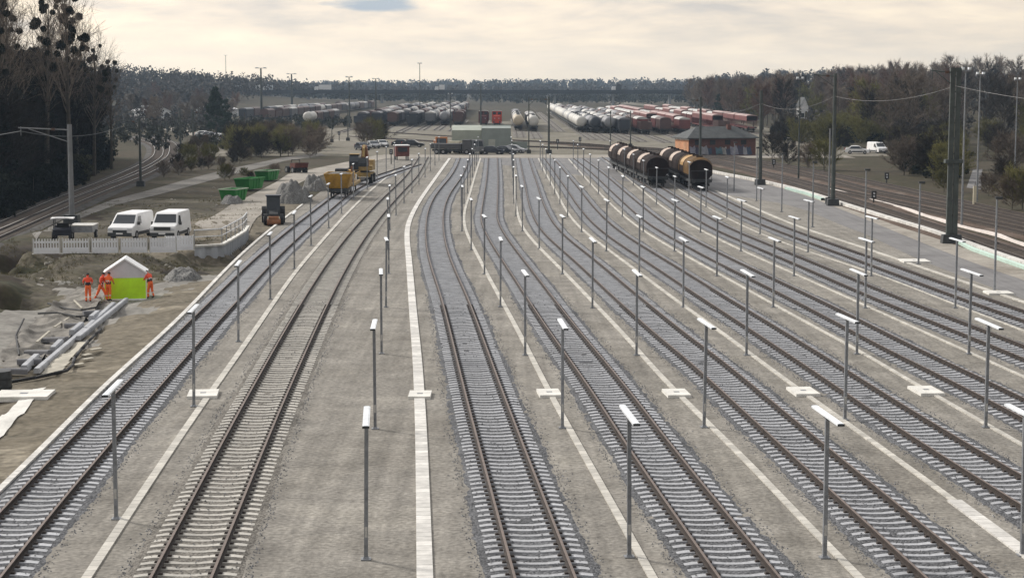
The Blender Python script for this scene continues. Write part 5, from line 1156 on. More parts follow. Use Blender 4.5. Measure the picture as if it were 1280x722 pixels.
# ------------------------------------------------------------------ road bridge
M_bconc = mat('bridge_concrete', (0.24, 0.25, 0.26), 0.85, 0.15, 0.1); M_bdeck = mat('bridge_steel', (0.025, 0.03, 0.036), 0.7, 0.15, 0.1)
YB = 1080.0
t = thing('road_bridge', 'long low road bridge crossing the whole yard on slender piers', 'bridge', (0, 0, 0))
mb = MB(); mb.box((-10, YB, 7.35), (340, 11, 1.3)); mb.build('deck', M_bdeck, t)
for s in (-1, 1): mb = MB(); mb.box((-10, YB + s * 5.6, 8.45), (340, .25, .85)); mb.build('parapet', M_bdeck, t)
for x in (-165, -119, -85, -76, -37, -18, 25, 59, 92, 125):
    mb = MB(); mb.box((x, YB, 3.2), (1.1, 7.5, 6.7)); mb.box((x, YB, 6.3), (2.2, 9.5, .6)); mb.build('pier', M_bconc, t)
M_truckb = mat('truck_blue_white', (0.62, 0.68, 0.74), 0.5, 0.08, .5)
def truck(x, label, L=12.0, m=M_truckb, y=YB - 2.5, z=8.06, rz=0.0):
    t = thing('truck', label, 'truck', (x, y, z), rz, 'vehicles on the road bridge')
    mb = MB(); mb.box((1.2, 0, 2.45), (L - 3, 2.5, 2.8)); mb.build('box_body', m, t)
    mb = MB(); mb.prism([(-L / 2 + .1, .6), (-L / 2, 1.8), (-L / 2 + .4, 2.9), (-L / 2 + 2.2, 2.9), (-L / 2 + 2.2, .6)], 2.4, axis='y'); mb.build('cab', M_white, t)
    mb = MB(); mb.box((0, 0, .8), (L - .8, 2.0, .3)); mb.build('chassis', M_dark, t)
    for xx in (-L / 2 + 1.3, L / 2 - 3.2, L / 2 - 1.8):
        for s in (-1, 1): mb = MB(); mb.cyl((xx, s * 1.0, .5), (xx, s * 1.25, .5), .5, n=12); mb.build('wheel', M_tyre, t)
truck(-163, 'pale blue truck at the left end of the road bridge', 14); truck(-150, 'shorter white truck following on the left half of the bridge', 8, M_white); truck(-142, 'small pale truck third from left on the bridge', 6)
truck(-110, 'white truck on the bridge above the lone white tank', 10, M_white); truck(-42, 'small white truck near the middle of the bridge', 6, M_white); truck(61, 'small dark truck right of centre on the bridge', 6, M_dark)
# ------------------------------------------------------------------ brick building with hip roof
M_brick = bpy.data.materials.new('brick'); M_brick.use_nodes = True
_t = M_brick.node_tree; _b = _t.nodes['Principled BSDF']; _b.inputs['Roughness'].default_value = .9
_k = _t.nodes.new('ShaderNodeTexBrick'); _k.inputs['Scale'].default_value = 1.0; _k.inputs['Color1'].default_value = (.15, .05, .038, 1); _k.inputs['Color2'].default_value = (.10, .036, .03, 1); _k.inputs['Mortar'].default_value = (.14, .10, .085, 1); _k.inputs['Brick Width'].default_value = .26; _k.inputs['Row Height'].default_value = .09; _k.inputs['Mortar Size'].default_value = .008  # brick darkened so its colour carries the shade of the long side
_c = _t.nodes.new('ShaderNodeTexCoord'); _m = _t.nodes.new('ShaderNodeMapping'); _m.inputs['Rotation'].default_value = (R(90), 0, 0); _t.links.new(_c.outputs['Object'], _m.inputs[0]); _t.links.new(_m.outputs[0], _k.inputs['Vector']); _t.links.new(_k.outputs[0], _b.inputs['Base Color'])
M_roof = mat('dark_slate_roof', (0.06, 0.065, 0.065), 0.8, 0.3, 1.0); M_wgrey = mat('grey_render', (0.34, 0.33, 0.34), 0.9, 0.2, .6)
p = G(861, 195); Lb, Wb, he_, hr_ = 12.5, 6.5, 3.1, 5.0
t = thing('brick_building', 'low brick yard building with dark hipped roof and graffiti along its side', 'building', p, R(16))
mb = MB(); mb.box((Lb / 2, Wb / 2, he_ / 2), (Lb, Wb, he_)); mb.build('wall', M_brick, t)
mb = MB(); o_ = .55; mb.add([(-o_, -o_, he_), (Lb + o_, -o_, he_), (Lb + o_, Wb + o_, he_), (-o_, Wb + o_, he_), (2.6, Wb / 2, hr_), (Lb - 2.6, Wb / 2, hr_), (-o_, -o_, he_ - .16), (Lb + o_, -o_, he_ - .16), (Lb + o_, Wb + o_, he_ - .16), (-o_, Wb + o_, he_ - .16)], [(0, 1, 5, 4), (1, 2, 5), (2, 3, 4, 5), (3, 0, 4), (6, 7, 1, 0), (7, 8, 2, 1), (8, 9, 3, 2), (9, 6, 0, 3), (9, 8, 7, 6)]); mb.build('roof', M_roof, t)
mb = MB(); mb.box((8.4, Wb / 2 - .8, hr_ - .2), (.7, .7, 1.0)); mb.build('chimney', M_brick, t)
mb = MB(); mb.box((-.03, Wb / 2, he_ / 2), (.06, Wb - .1, he_ - .2)); mb.build('sunlit_gable_face', mat('sunlit_orange', (.56, .27, .14), .9, .15, .8), t)  # pale orange slab paints the sunlight on the gable end
for k, (yc) in enumerate((1.8, 4.6)): mb = MB(); mb.box((-.06, yc, 1.5), (.1, 1.2, 1.6)); mb.build('bricked_window', mat('sunlit_pale_orange', (.50, .27, .15), .9, .15, 1), t)  # window panels in the same painted sunlit orange
mb = MB(); mb.box((-.03, Wb / 2, he_ - .3), (.12, Wb, .22)); mb.build('cornice', M_white_conc, t)
for x in (1.6, 4.4, 7.2, 10.2): mb = MB(); mb.box((x, -.02, 2.3), (1.0, .12, .8)); mb.build('window', M_glass, t)
gcols = [(.28, .28, .34), (.06, .055, .09), (.30, .30, .33), (.045, .07, .12), (.09, .035, .05), (.09, .17, .21), (.32, .32, .31), (.05, .06, .10)]
x = .3; k = 0
while x < Lb - 1.2:
    w_ = random.uniform(.8, 1.5); h_ = random.uniform(1.3, 1.95); sk_ = random.uniform(-.25, .25)
    mb = MB(); q = [(x, 0.15), (x + w_ * .4, .05), (x + w_, .2), (x + w_ + sk_, h_ * .6), (x + w_ * .8 + sk_, h_), (x + w_ * .45 + sk_, h_ * .8), (x + sk_, h_ * .95), (x - .1, h_ * .5)]
    mb.add([(a, -.012 - .003 * (k % 3), z) for a, z in q] + [(a, .02, z) for a, z in q], [tuple(range(8))] + [(i, i + 8, (i + 1) % 8 + 8, (i + 1) % 8) for i in range(8)]); mb.build('graffiti_patch', mat(f'spray_paint_{k % 8}', gcols[k % 8], .7, .25, 1.2), t); x += w_ * .85; k += 1
# ------------------------------------------------------------------ grey-green hall and parked vehicles at the head of the sidings
M_hall = mat('grey_green_sheeting', (0.25, 0.28, 0.26), 0.7, 0.1, .5); M_hall_l = mat('sunlit_green_sheeting', (0.36, 0.385, 0.33), 0.7, 0.1, .5); M_door = mat('pale_door', (0.42, 0.43, 0.38), .6, .08, 1)
p = G(602, 189.5); t = thing('storage_hall', 'low grey green storage hall behind the head of the sidings', 'building', p, 0)
mb = MB(); mb.prism([(0, 0), (0, 4.3), (4.2, 4.7), (8.5, 4.3), (8.5, 0)], 5.4); o = mb.build('main_block', M_hall, t); o.location = (2.7, 0, 0)
mb = MB(); mb.prism([(1.2, 0), (1.2, 3.9), (5.2, 4.75), (9.2, 3.9), (9.2, 0)], 5.5); o = mb.build('side_block', M_hall_l, t); o.location = (-2.8, 0, 0)  # sunlit left side of the hall painted as a paler wing
mb = MB(); mb.box((1.9, -.03, 1.15), (1.25, .1, 2.2)); mb.build('door', M_door, t)
mb = MB(); mb.box((7.0, 1.2, .9), (3.0, .4, 1.8)); mb.build('screen_wall', M_hall, t)
mb = MB(); mb.box((2.7, 4.2, 4.74), (5.6, .5, .1)); mb.build('ridge_cap', M_hall_l, t)
def car(px, rz, col, nm, label, group='cars parked at the head of the sidings', **k): return vehicle('parked_car', CAR, CW, label, 'car', paint(nm, col), G(*px), R(rz), half=.88, belt=.92, wb=(.85, 3.45), wr=.32, group=group, **k)
car((631, 193), 80, (.012, .016, .03), 'navy', 'dark blue car side-on in front of the grey green hall')
car((646, 193), 60, (.015, .018, .03), 'navy', 'dark car right of the hall door, beside another dark car')
car((470, 186), 20, (.30, .31, .33), 'silver', 'silver car parked left of the track junction'); car((458, 188), 25, (.03, .035, .05), 'slate', 'dark car parked leftmost at the track junction'); car((481, 184.5), 20, (.60, .60, .60), 'white', 'white car parked right of the silver one')
car((530, 184), 85, (.02, .022, .025), 'black', 'black car parked left of the orange truck'); car((517, 183.5), 88, (.025, .025, .03), 'black', 'black car second left of the orange truck'); car((658, 191.5), 75, (.4, .4, .42), 'pale', 'pale car right of the two dark cars')
def lorry(px, rz, col, nm, label, L=6.5, h=2.6):
    t = thing('lorry', label, 'lorry', G(*px), R(rz), 'lorries at the head of the sidings'); m = mat('lorry_' + nm, col, .5, .15, 1)
    mb = MB(); mb.prism([(.1, .5), (0, 1.3), (.25, h), (1.8, h), (1.8, .5)], 2.2); mb.build('cab', m, t)
    mb = MB(); mb.add([(-.9, .0, 1.45), (.9, .0, 1.45), (.85, .2, h - .25), (-.85, .2, h - .25), (-.9, .2, 1.45), (.9, .2, 1.45)], [(0, 1, 2, 3), (0, 3, 4), (1, 5, 2)]); mb.build('windscreen', M_glass, t)
    mb = MB(); mb.box((0, L / 2, .75), (1.9, L - .3, .3)); mb.build('chassis', M_dark, t)
    mb = MB(); mb.loft([[(-1.1, 2.0, 1.0), (1.1, 2.0, 1.0), (1.1, L, 1.0), (-1.1, L, 1.0)], [(-1.2, 1.95, 1.9), (1.2, 1.95, 1.9), (1.2, L + .05, 1.9), (-1.2, L + .05, 1.9)]]); mb.build('tipper_body', m, t)
    for y in (1.0, L - 2.2, L - 1.0):
        for s in (-1, 1): wheel(t, s * .98, y, .46, .3)
    for s in (-1, 1): mb = MB(); mb.box((s * .8, -.03, .85), (.35, .1, .18)); mb.build('headlight', M_lampg, t)
lorry((552, 189), 5, (.42, .15, .04), 'orange', 'orange lorry facing the camera at the head of the sidings'); lorry((592, 193), 78, (.07, .07, .075), 'grey', 'dark lorry side-on left of the hall', 7.5); lorry((598, 193.2), 25, (.16, .165, .17), 'steel', 'grey lorry parked against the hall front', 6.5); lorry((566, 192), -20, (.55, .50, .36), 'cream', 'cream lorry squeezed between orange lorry and dark lorry', 5.5, 2.2)
p = G(502, 200); t = thing('site_cabin', 'small red and white site cabin on legs beside the junction', 'site cabin', p, R(10))
mb = MB(); mb.box((0, 0, 1.5), (2.2, 3.2, 1.7)); mb.build('body', M_rr, t); mb = MB(); mb.box((0, 0, 2.42), (2.4, 3.4, .14)); mb.build('roof', M_white, t); mb = MB(); mb.box((0, -1.62, 1.75), (1.5, .06, .7)); mb.build('window', M_glass, t)
for x in (-.9, .9):
    for y in (-1.3, 1.3): mb = MB(); mb.box((x, y, .33), (.18, .18, .66)); mb.build('leg', M_dark, t)
vehicle('parked_car', CAR, CW, 'white car parked by the wood edge far right', 'car', M_white, G(1087, 192.5), R(80), half=.88, belt=.92, wb=(.85, 3.45), wr=.32, group='vehicles at the wood edge')
vehicle('delivery_van', VAN, VW[:2], 'white van beside the pointed green thing at the wood edge', 'van', M_white, G(1104, 192), R(15), half=.9, wb=(.95, 3.95), group='vehicles at the wood edge')
# far left parked vehicles along a pale road
strip('far_road', [(196,156),(212,159),(238,165),(268,170),(302,178.5)], [(190,160),(206,163.5),(232,169.5),(262,175.5),(298,184)], M_dirtroad, .04)
for i, x in enumerate((266, 273, 280, 287, 294, 300)): vehicle('parked_car', CAR, CW, f'small pale car in the row beside the far left road, {"leftmost" if i == 0 else ORD[i] + " from left"}', 'car', (M_white, paint('silver', (.3, .31, .33)), paint('slate', (.03, .035, .05)))[i % 3], G(x, 171.5 + i * 1.2), R(70), half=.88, belt=.92, wb=(.85, 3.45), wr=.32, group='cars along the far left road')
# ------------------------------------------------------------------ masts, wires, signals
def mast(px, ytop, label, w=.45, arm=None, m=M_mast, name='catenary_mast', cat='mast', group='catenary masts', base=True, double=0.0):
    p = G(*px); d = p.y; h = 12.4 - (ytop - YH) * d / F * 1.0
    t = thing(name, label, cat, p, 0, group)
    if double:
        for s in (-1, 1): mb = MB(); mb.box((s * double / 2, 0, h / 2), (w, w * .8, h), taper=.85); mb.build('column', m, t)
        mb = MB()
        for z in np.arange(1.0, h, 1.2): mb.box((0, 0, z), (double, .05, .12))
        mb.box((0, 0, h - .15), (double + w, w, .3)); mb.box((0, 0, h * .47), (double + w + .5, w + .25, .28)); mb.build('bracing', m, t)
    else: mb = MB(); mb.cyl((0, 0, 0), (0, 0, h), w / 2, w / 2.6, 8); mb.build('column', m, t)
    if base: mb = MB(); mb.box((0, 0, .35), (w * 2 + double + .3, w * 2.2, .7), taper=.9); mb.build('foundation', M_dark, t)
    for a in (arm or []):
        z0, x1, z1 = h - a[0], a[1], h - a[2]
        mb = MB(); mb.cyl((0, 0, z0), (x1, 0, z1), .055, n=6); mb.cyl((0, 0, z0 - 1.1), (x1 * .8, 0, z1 - .1), .04, n=6); mb.cyl((x1 * .95, 0, z1 + .1), (x1 * .95, 0, z1 - .7), .03, n=6); mb.build('cantilever_arm', m, t)
        mb = MB()
        for kk in range(3): mb.cyl((x1 * .3 + kk * .1 * np.sign(x1), 0, z0 + (z1 - z0) * .3 - .1), (x1 * .3 + kk * .1 * np.sign(x1), 0, z0 + (z1 - z0) * .3 + .1), .09, n=8)
        mb.build('insulator', mat('brown_insulator', (.10, .05, .03), .3, .1, 4), t)
    return p + Vector((0, 0, h))
M_cmast = mat('grey_mast_concrete', (0.20, 0.205, 0.21), .8, .15, 1)
T1 = mast((1189, 304), 85, 'tallest near double mast standing beside the grey road', .40, [(.4, -1.9, .2)], double=.46)
T2 = mast((1041, 257), 92, 'second large mast beside the road, left of the biggest one', .46, [(.3, -2.2, .1)])
T3 = mast((950, 231), 113, 'third mast along the road, right of the brick building', .5, [(.6, -1.6, .4)])
T4 = mast((875, 205), 121, 'mast rising behind the ochre hopper wagon', .45, [(.6, -1.6, .4)])
T5 = mast((1036, 255), 160, 'short thin mast just left of the second large mast', .22, m=M_cmast)
mast((90, 278), 155, 'concrete mast with long arm to the left, before the dark wood', .52, [(.5, -4.6, .3)], m=M_cmast); mast((176, 233), 147, 'slim mast between inner curve and gravel path', .34, [(.5, -2.2, .3)]); mast((226, 190), 138, 'slim dark mast where the curve bends away', .36, [(.5, -1.8, .3)]); mast((242, 193), 137, 'slim dark mast right of the bend', .34, [(.5, 1.8, .3)]); mast((209, 172), 150, 'faint mast beyond the bend of the curve', .3)
mast((661, 192), 121, 'thin mast left of the pair before the yard', .24, [(.5, 1.4, .3)]); mast((686, 192), 121, 'stout dark mast right of the pair before the yard', .42, [(.5, -1.6, .3)]); mast((763, 190), 138, 'thin mast left of the brown hopper row', .22); mast((788, 184), 138, 'thin mast behind the brown hopper row', .26, [(.5, -1.4, .3)])
mast((306, 172), 140, 'wooden mast left of the bare bushes', .26, m=M_wood); mast((435, 176), 140, 'mast left of the ladder tracks', .28); mast((415, 178), 148, 'thin mast beside the bare bushes', .2)
def flood(px, ytop, label, w=.35, m=M_mast):
    p = G(*px); h = 12.4 - (ytop - YH) * p.y / F; t = thing('floodlight_mast', label, 'light mast', p, 0, 'tall yard light masts')
    mb = MB(); mb.cyl((0, 0, 0), (0, 0, h), w / 2 * 1.3, w / 3, 8); mb.build('column', m, t)
    mb = MB(); mb.box((0, 0, h + .1), (w * 5, .4, .16)); mb.build('crossbar', M_galv, t)
    for x in (-1.7, 1.7): mb = MB(); mb.box((x * w, -.1, h + .28), (w * 1.2, .5, .22)); mb.build('lamp', M_lampw, t)
flood((1202, 284), 90, 'thin light mast just right of the biggest double mast', .17, M_galv); flood((1221, 252), 95, 'thin light mast second right of the biggest double mast', .18, M_galv); flood((1268, 230), 101, 'thin light mast near the right edge', .16, M_galv); flood((998, 225), 100, 'thin light mast left of the second large mast', .2)
flood((327, 150), 86, 'tall light mast far left of the bridge', .8); flood((437, 160), 97, 'light mast before the bridge, above the dark wagon rows', .4); flood((470, 150), 99, 'light mast behind the dark wagon rows', .5); flood((525, 150), 80, 'tallest thin light mast over the yard', .3); flood((601, 158), 106, 'light mast beside the dark red locomotive', .45); flood((365, 140), 93, 'broad far light mast left of the white tank', .9); flood((283, 128), 70, 'very thin far aerial on the left hill', .4); flood((563, 160), 118, 'light mast left of the short brown row', .3)
def wire(a, b, sag, label, r_=.022, m=M_dark):
    mb = MB(); n = 14; mb.tube([a.lerp(b, i / n) - Vector((0, 0, sag * 4 * (i / n) * (1 - i / n))) for i in range(n + 1)], r_, 4); tag(mb.build('overhead_wire', m), label, 'wire', 'overhead wires')
M_wirel = mat('bright_wire', (.25, .24, .23), .4, .1, 1)
wire(T2 - Vector((0, 0, 2.3)), T1 - Vector((0, 0, 1.4)), .8, 'sagging wire between the second large mast and biggest mast', .013, M_wirel)
wire(T1 - Vector((0, 0, 1.4)), Vector((T1.x + 6, T1.y - 75, T1.z - 1.2)), 1.4, 'sagging wire from biggest mast out of the right edge', .013, M_wirel)
wire(T3 - Vector((0, 0, 1.6)), T2 - Vector((0, 0, 2.3)), 1.0, 'sagging wire between the third and second road masts', .013, M_wirel); wire(T4 - Vector((0, 0, 1.6)), T3 - Vector((0, 0, 1.6)), 1.0, 'wire from the mast behind the ochre wagon to third mast', .035)
a_ = G(90, 278); wire(Vector((a_.x - 4.4, a_.y, 8.2)), Vector((a_.x - 12, a_.y - 110, 7.6)), .8, 'contact wire over the curve running out of left edge', .03, M_wirel); b_ = G(176, 233); wire(Vector((a_.x - 4.4, a_.y, 8.2)), Vector((b_.x - 2.1, b_.y, 7.3)), .8, 'contact wire over the curve between concrete and slim mast', .03)
def signal(px, label, h=1.3, c=M_black, w=.5):
    t = thing('dwarf_signal', label, 'signal', G(*px), 0, 'small signals and posts'); mb = MB(); mb.cyl((0, 0, 0), (0, 0, h), .08, n=8); mb.build('post', M_dark, t)
    mb = MB(); mb.box((0, 0, h + .3), (w, .35, .8)); mb.build('signal_head', c, t)
    for z in (.15, .45): mb = MB(); mb.cyl((0, -.18, h + z), (0, -.24, h + z), .11, n=10); mb.build('lens', M_lampg, t)
signal((725, 184), 'black signal on the gravel right of the mast pair'); signal((697, 187), 'small dark signal beside the stout mast'); signal((1108, 232), 'dark low signal between rusty tracks and grass', .9); signal((1092, 254), 'dark low signal beside the rusty tracks', .6); signal((967, 212), 'dark low signal near the third mast', .8); signal((424, 176), 'black signal near the left mast', 1.4); signal((489, 205), 'black square signal left of the small site cabin', 1.6)
t = thing('marker_post', 'cream marker post in the grass near the right edge', 'post', G(1218, 257)); mb = MB(); mb.box((0, 0, 1.0), (.32, .2, 2.0)); mb.build('post', mat('cream_paint', (.6, .55, .42), .6, .1, 2), t); mb = MB(); mb.box((0, 0, 2.04), (.36, .24, .08)); mb.build('cap', M_conc, t)
# platform path on the right, white gabled house on the hill
strip('side_path', [(1208,238),(1216,215)], [(1226,240),(1228,214)], M_asph, .03)
def house(px, w, d, h, hr2, label, rz=0.0, z=0.0, roofm=None, wallm=None):
    p = G(*px) if z == 0 else Vector(px); t = thing('house', label, 'house', p, rz, 'houses in the distance'); mb = MB(); mb.prism([(-w / 2, 0), (-w / 2, h), (0, hr2), (w / 2, h), (w / 2, 0)], d, axis='y'); mb.build('wall', wallm or M_white, t)
    mb = MB()
    for s in (-1, 1): mb.add([(s * (w / 2 + .4), -d / 2 - .3, h - .25), (0, -d / 2 - .3, hr2 + .12), (0, d / 2 + .3, hr2 + .12), (s * (w / 2 + .4), d / 2 + .3, h - .25)], [(0, 1, 2, 3)])
    mb.build('roof', roofm or M_roof, t)
    for x in (-w / 4, w / 4): mb = MB(); mb.box((x, -d / 2 - .02, h * .5), (.9, .08, 1.2)); mb.build('window', M_glass, t)
house((88, 560, .3), 2.3, 4, 5.4, 8.0, 'white gabled house among trees on the right slope', R(10), 1); house((-125, 640, 0.0), 9, 12, 3.2, 5.0, 'white far left house below the wooded hill', R(40), 1); house((-112, 700, 0), 14, 9, 3, 4.8, 'second pale house below the wooded hill', R(-30), 1)
# ------------------------------------------------------------------ vegetation
def leafmat(name, c, rnd=.3): return mat(name, c, .9, .35, 1.2, rnd=rnd, spec=.1)
M_twig_g = leafmat('grey_brown_twigs', (.17, .137, .108)); M_twig_p = leafmat('backlit_pale_twigs', (.34, .30, .24), .2); M_twig_o = leafmat('olive_budding_twigs', (.17, .16, .06)); M_twig_d = leafmat('dark_twigs', (.045, .037, .029)); M_twig_r = leafmat('reddish_twigs', (.165, .105, .08)); M_twig_b = leafmat('blackish_twigs', (.022, .018, .014))  # backlight glare on the birch twigs put into their pale colour
M_ever = leafmat('dark_evergreen', (.012, .016, .010)); M_pine = leafmat('pine_needles', (.025, .04, .025)); M_mist = leafmat('mistletoe_leaf', (.018, .021, .010), .1); M_bark = mat('bark', (.07, .058, .045), .9, .3, 3); M_barkp = mat('pale_bark', (.055, .046, .036), .9, .25, 3)
def tri_batch(P, D, Ln, Wd, r_):
    """thin triangles from base points P along D"""
    n = len(P); rnd_ = r_.normal(size=(n, 3)); s = np.cross(D, rnd_); s /= np.linalg.norm(s, axis=1)[:, None] + 1e-9
    v = np.empty((n * 3, 3)); v[0::3] = P - s * Wd[:, None] / 2; v[1::3] = P + s * Wd[:, None] / 2; v[2::3] = P + D * Ln[:, None]
    return v
def mesh_np(name, v, k, m):
    me = bpy.data.meshes.new(name); n = len(v) // k
    me.vertices.add(len(v)); me.vertices.foreach_set('co', np.asarray(v, np.float32).ravel()); me.loops.add(n * k); me.loops.foreach_set('vertex_index', np.arange(n * k, dtype=np.int32)); me.polygons.add(n); me.polygons.foreach_set('loop_start', np.arange(0, n * k, k, dtype=np.int32)); me.polygons.foreach_set('loop_total', np.full(n, k, dtype=np.int32)); me.materials.append(m); me.update(); return me
def unit(v): return v / (np.linalg.norm(v, axis=-1, keepdims=True) + 1e-9)
def bare_tree(h, spread, seed, m, bark, up=.55, ntw=2600, base=.22, tw=.045, name='bare_tree', label='x', limbs=26, misto=0, tl=1.3, lr=1.0):
    r_ = np.random.default_rng(seed); t = thing(name, label, 'tree'); mb = MB(); lean = r_.normal(0, .02, 2)
    tp = [Vector((lean[0] * h * f, lean[1] * h * f, h * f)) for f in (0, .25, .5, .75, .97)]; tr_ = [.017 * h, .013 * h, .010 * h, .006 * h, .002 * h]
    for i in range(4): mb.cyl(tp[i], tp[i + 1], tr_[i], tr_[i + 1], 6, caps=False)
    mb.build('trunk', bark, t); cb = MB(); tips = []; dirs = []
    for i in range(limbs):
        f = base + (.93 - base) * (i + r_.random()) / limbs; p0 = tp[0].lerp(tp[4], f); az_ = r_.uniform(0, 2 * math.pi); L = spread * (1.15 - .75 * f) * r_.uniform(.7, 1.15) + .1 * h * up
        d = Vector((math.cos(az_) * (1 - up * .6), math.sin(az_) * (1 - up * .6), up + .25 * r_.random())).normalized(); p = p0; seg = 4
        for s in range(seg):
            q = p + d * (L / seg); cb.cyl(p, q, .0045 * lr * h * (1 - .22 * s) * (1.1 - .6 * f), .0045 * lr * h * (1 - .22 * (s + 1)) * (1.1 - .6 * f), 4, caps=False)
            for _ in range(3 if s else 1): tips.append(tuple(p.lerp(q, r_.random()))); dirs.append(tuple(d))
            d = (d + Vector((r_.normal(0, .14), r_.normal(0, .14), .10 * up + r_.normal(0, .08)))).normalized(); p = q
        tips.append(tuple(p)); dirs.append(tuple(d))
    T_, D_ = np.array(tips), np.array(dirs); pick = r_.integers(0, len(T_), ntw // 6)
    b = T_[pick]; d1 = unit(D_[pick] + r_.normal(0, .45, (len(pick), 3)) + np.array([0, 0, .25 * up])); l1 = r_.uniform(.06, .14, len(pick)) * h * tl
    v = [tri_batch(b, d1, l1, np.full(len(b), tw * 1.5), r_)]
    for _ in range(5):
        f = r_.uniform(.2, .9, len(b)); bb = b + d1 * (l1 * f)[:, None]; d2 = unit(d1 + r_.normal(0, .5, d1.shape) + np.array([0, 0, .2 * up])); v.append(tri_batch(bb, d2, l1 * r_.uniform(.25, .6, len(b)), np.full(len(b), tw), r_))
    tw_v = np.concatenate(v); lv = np.array(cb.v); quads = np.array(cb.f); qv = lv[quads]; tri = np.concatenate([qv[:, [0, 1, 2]], qv[:, [0, 2, 3]]]).reshape(-1, 3)
    me = mesh_np('crown', np.concatenate([tri, tw_v]), 3, m); o = bpy.data.objects.new('crown', me); C.objects.link(o); o.parent = t
    for k in range(misto):
        c = T_[r_.integers(len(T_) // 3, len(T_))]; R_ = r_.uniform(.2, .55); n = 260; q = unit(r_.normal(size=(n, 3))) * (R_ * r_.random(n) ** .4)[:, None] + c
        me = mesh_np('mistletoe', leafquads(q, .16, r_), 4, M_mist); o = bpy.data.objects.new('mistletoe', me); C.objects.link(o); o.parent = t
    return t
def leafquads(q, s, r_):
    n = len(q); a = unit(r_.normal(size=(n, 3))); b = unit(np.cross(a, r_.normal(size=(n, 3)))); c = np.cross(a, b); s_ = s * r_.uniform(.6, 1.4, n)[:, None]; v = np.empty((n * 4, 3)); v[0::4] = q - b * s_; v[1::4] = q + c * s_ * .6; v[2::4] = q + b * s_; v[3::4] = q - c * s_ * .6; return v
def leafy_tree(h, spread, seed, m, bark, n=5200, leaf=.22, low=.06, name='evergreen_tree', clumps=46, conic=0.0, cat='tree', trunk=True):
    r_ = np.random.default_rng(seed); t = thing(name, 'x', cat)
    if trunk: mb = MB(); mb.cyl((0, 0, 0), (0, 0, h * .85), .02 * h, .005 * h, 7, caps=False); mb.build('trunk', bark, t)
    f = r_.uniform(low, 1, clumps); rad = spread * (np.sqrt(np.clip(1 - (2 * f - .8) ** 2 * .7, .05, 1)) * (1 - conic) + conic * (1.05 - f)); az_ = r_.uniform(0, 2 * math.pi, clumps); rr = rad * r_.uniform(.3, 1, clumps); c = np.stack([rr * np.cos(az_), rr * np.sin(az_), f * h * .95], 1); cs = r_.uniform(.12, .26, clumps) * spread * (1 if not conic else .7) + .02 * h
    k = r_.integers(0, clumps, n); q = c[k] + unit(r_.normal(size=(n, 3))) * (cs[k] * r_.random(n) ** .45)[:, None] * np.array([1, 1, .8]); q = q[q[:, 2] > .05]
    me = mesh_np('crown' if trunk else 'foliage', leafquads(q, leaf, r_), 4, m); o = bpy.data.objects.new('crown' if trunk else 'foliage', me); C.objects.link(o); o.parent = t; return t
PT = {}
def plant(kind, i, p, s, label, group, first=set()):
    t = PT[kind][i % len(PT[kind])]; z = float(terrain(p[0], p[1])); rz = random.uniform(0, 6.28); sc = (s * random.uniform(.9, 1.1), s * random.uniform(.9, 1.1), s)
    if t.name not in first: first.add(t.name); t.location = (p[0], p[1], z); t.rotation_euler = (0, 0, rz); t.scale = sc; t['label'] = label; t['group'] = group; return t
    return dup(t, (p[0], p[1], z), rz, label, group, sc)
PT['bare'] = [bare_tree(13, 4.2, 100 + i, (M_twig_g, M_twig_g, M_twig_d, M_twig_r, M_twig_g)[i], M_bark, up=.55, ntw=4400, tw=.06) for i in range(5)]
PT['gloom'] = [bare_tree(11, 4.4, 300 + i, M_twig_b, M_bark, up=.5, ntw=6500, tw=.06, base=.05, limbs=40, tl=1.6, name='dark_bare_tree') for i in range(3)]
PT['olive'] = [bare_tree(11, 4.2, 120 + i, M_twig_o, M_bark, up=.45, ntw=4800, tw=.08) for i in range(2)]
PT['whip'] = [bare_tree(21, 3.0, 140 + i, M_twig_p, M_barkp, up=1.15, ntw=3000, tw=.028, limbs=38, base=.35, name='birch_tree') for i in range(3)]
PT['misto'] = [bare_tree(20, 4.4, 160 + i, M_twig_g, M_bark, up=.85, ntw=1900, tw=.03, limbs=30, base=.35, name='mistletoe_tree', misto=12 + 6 * i) for i in range(3)]
PT['dark'] = [leafy_tree(13, 4.0, 180 + i, M_ever, M_bark, n=8500, leaf=.24, low=.03, clumps=60) for i in range(4)]
PT['conifer'] = [leafy_tree(12, 3.4, 200 + i, M_pine, M_bark, n=6000, leaf=.2, low=.1, clumps=70, conic=.85, name='conifer') for i in range(2)]
PT['bush'] = [bare_tree(5.5, 3.4, 220 + i, (M_twig_g, M_twig_o, M_twig_d)[i], M_bark, up=.4, ntw=7200, tw=.045, limbs=42, base=.04, name='bare_bush', tl=2.1, lr=.6) for i in range(3)]
PT['shrub'] = [leafy_tree(4.5, 3.0, 240 + i, (M_ever, leafmat('olive_shrub_leaf', (.075, .07, .035)))[i], M_bark, n=4200, leaf=.16, low=.05, clumps=40, name='shrub', cat='shrub') for i in range(2)]
rt = random.Random(5)
M_litter = ground_mat('leaf_litter', [(0.035, 0.024, 0.016), (0.06, 0.042, 0.028), (0.045, 0.038, 0.02), (0.085, 0.06, 0.04)], .2, .3, .8, 2.0)
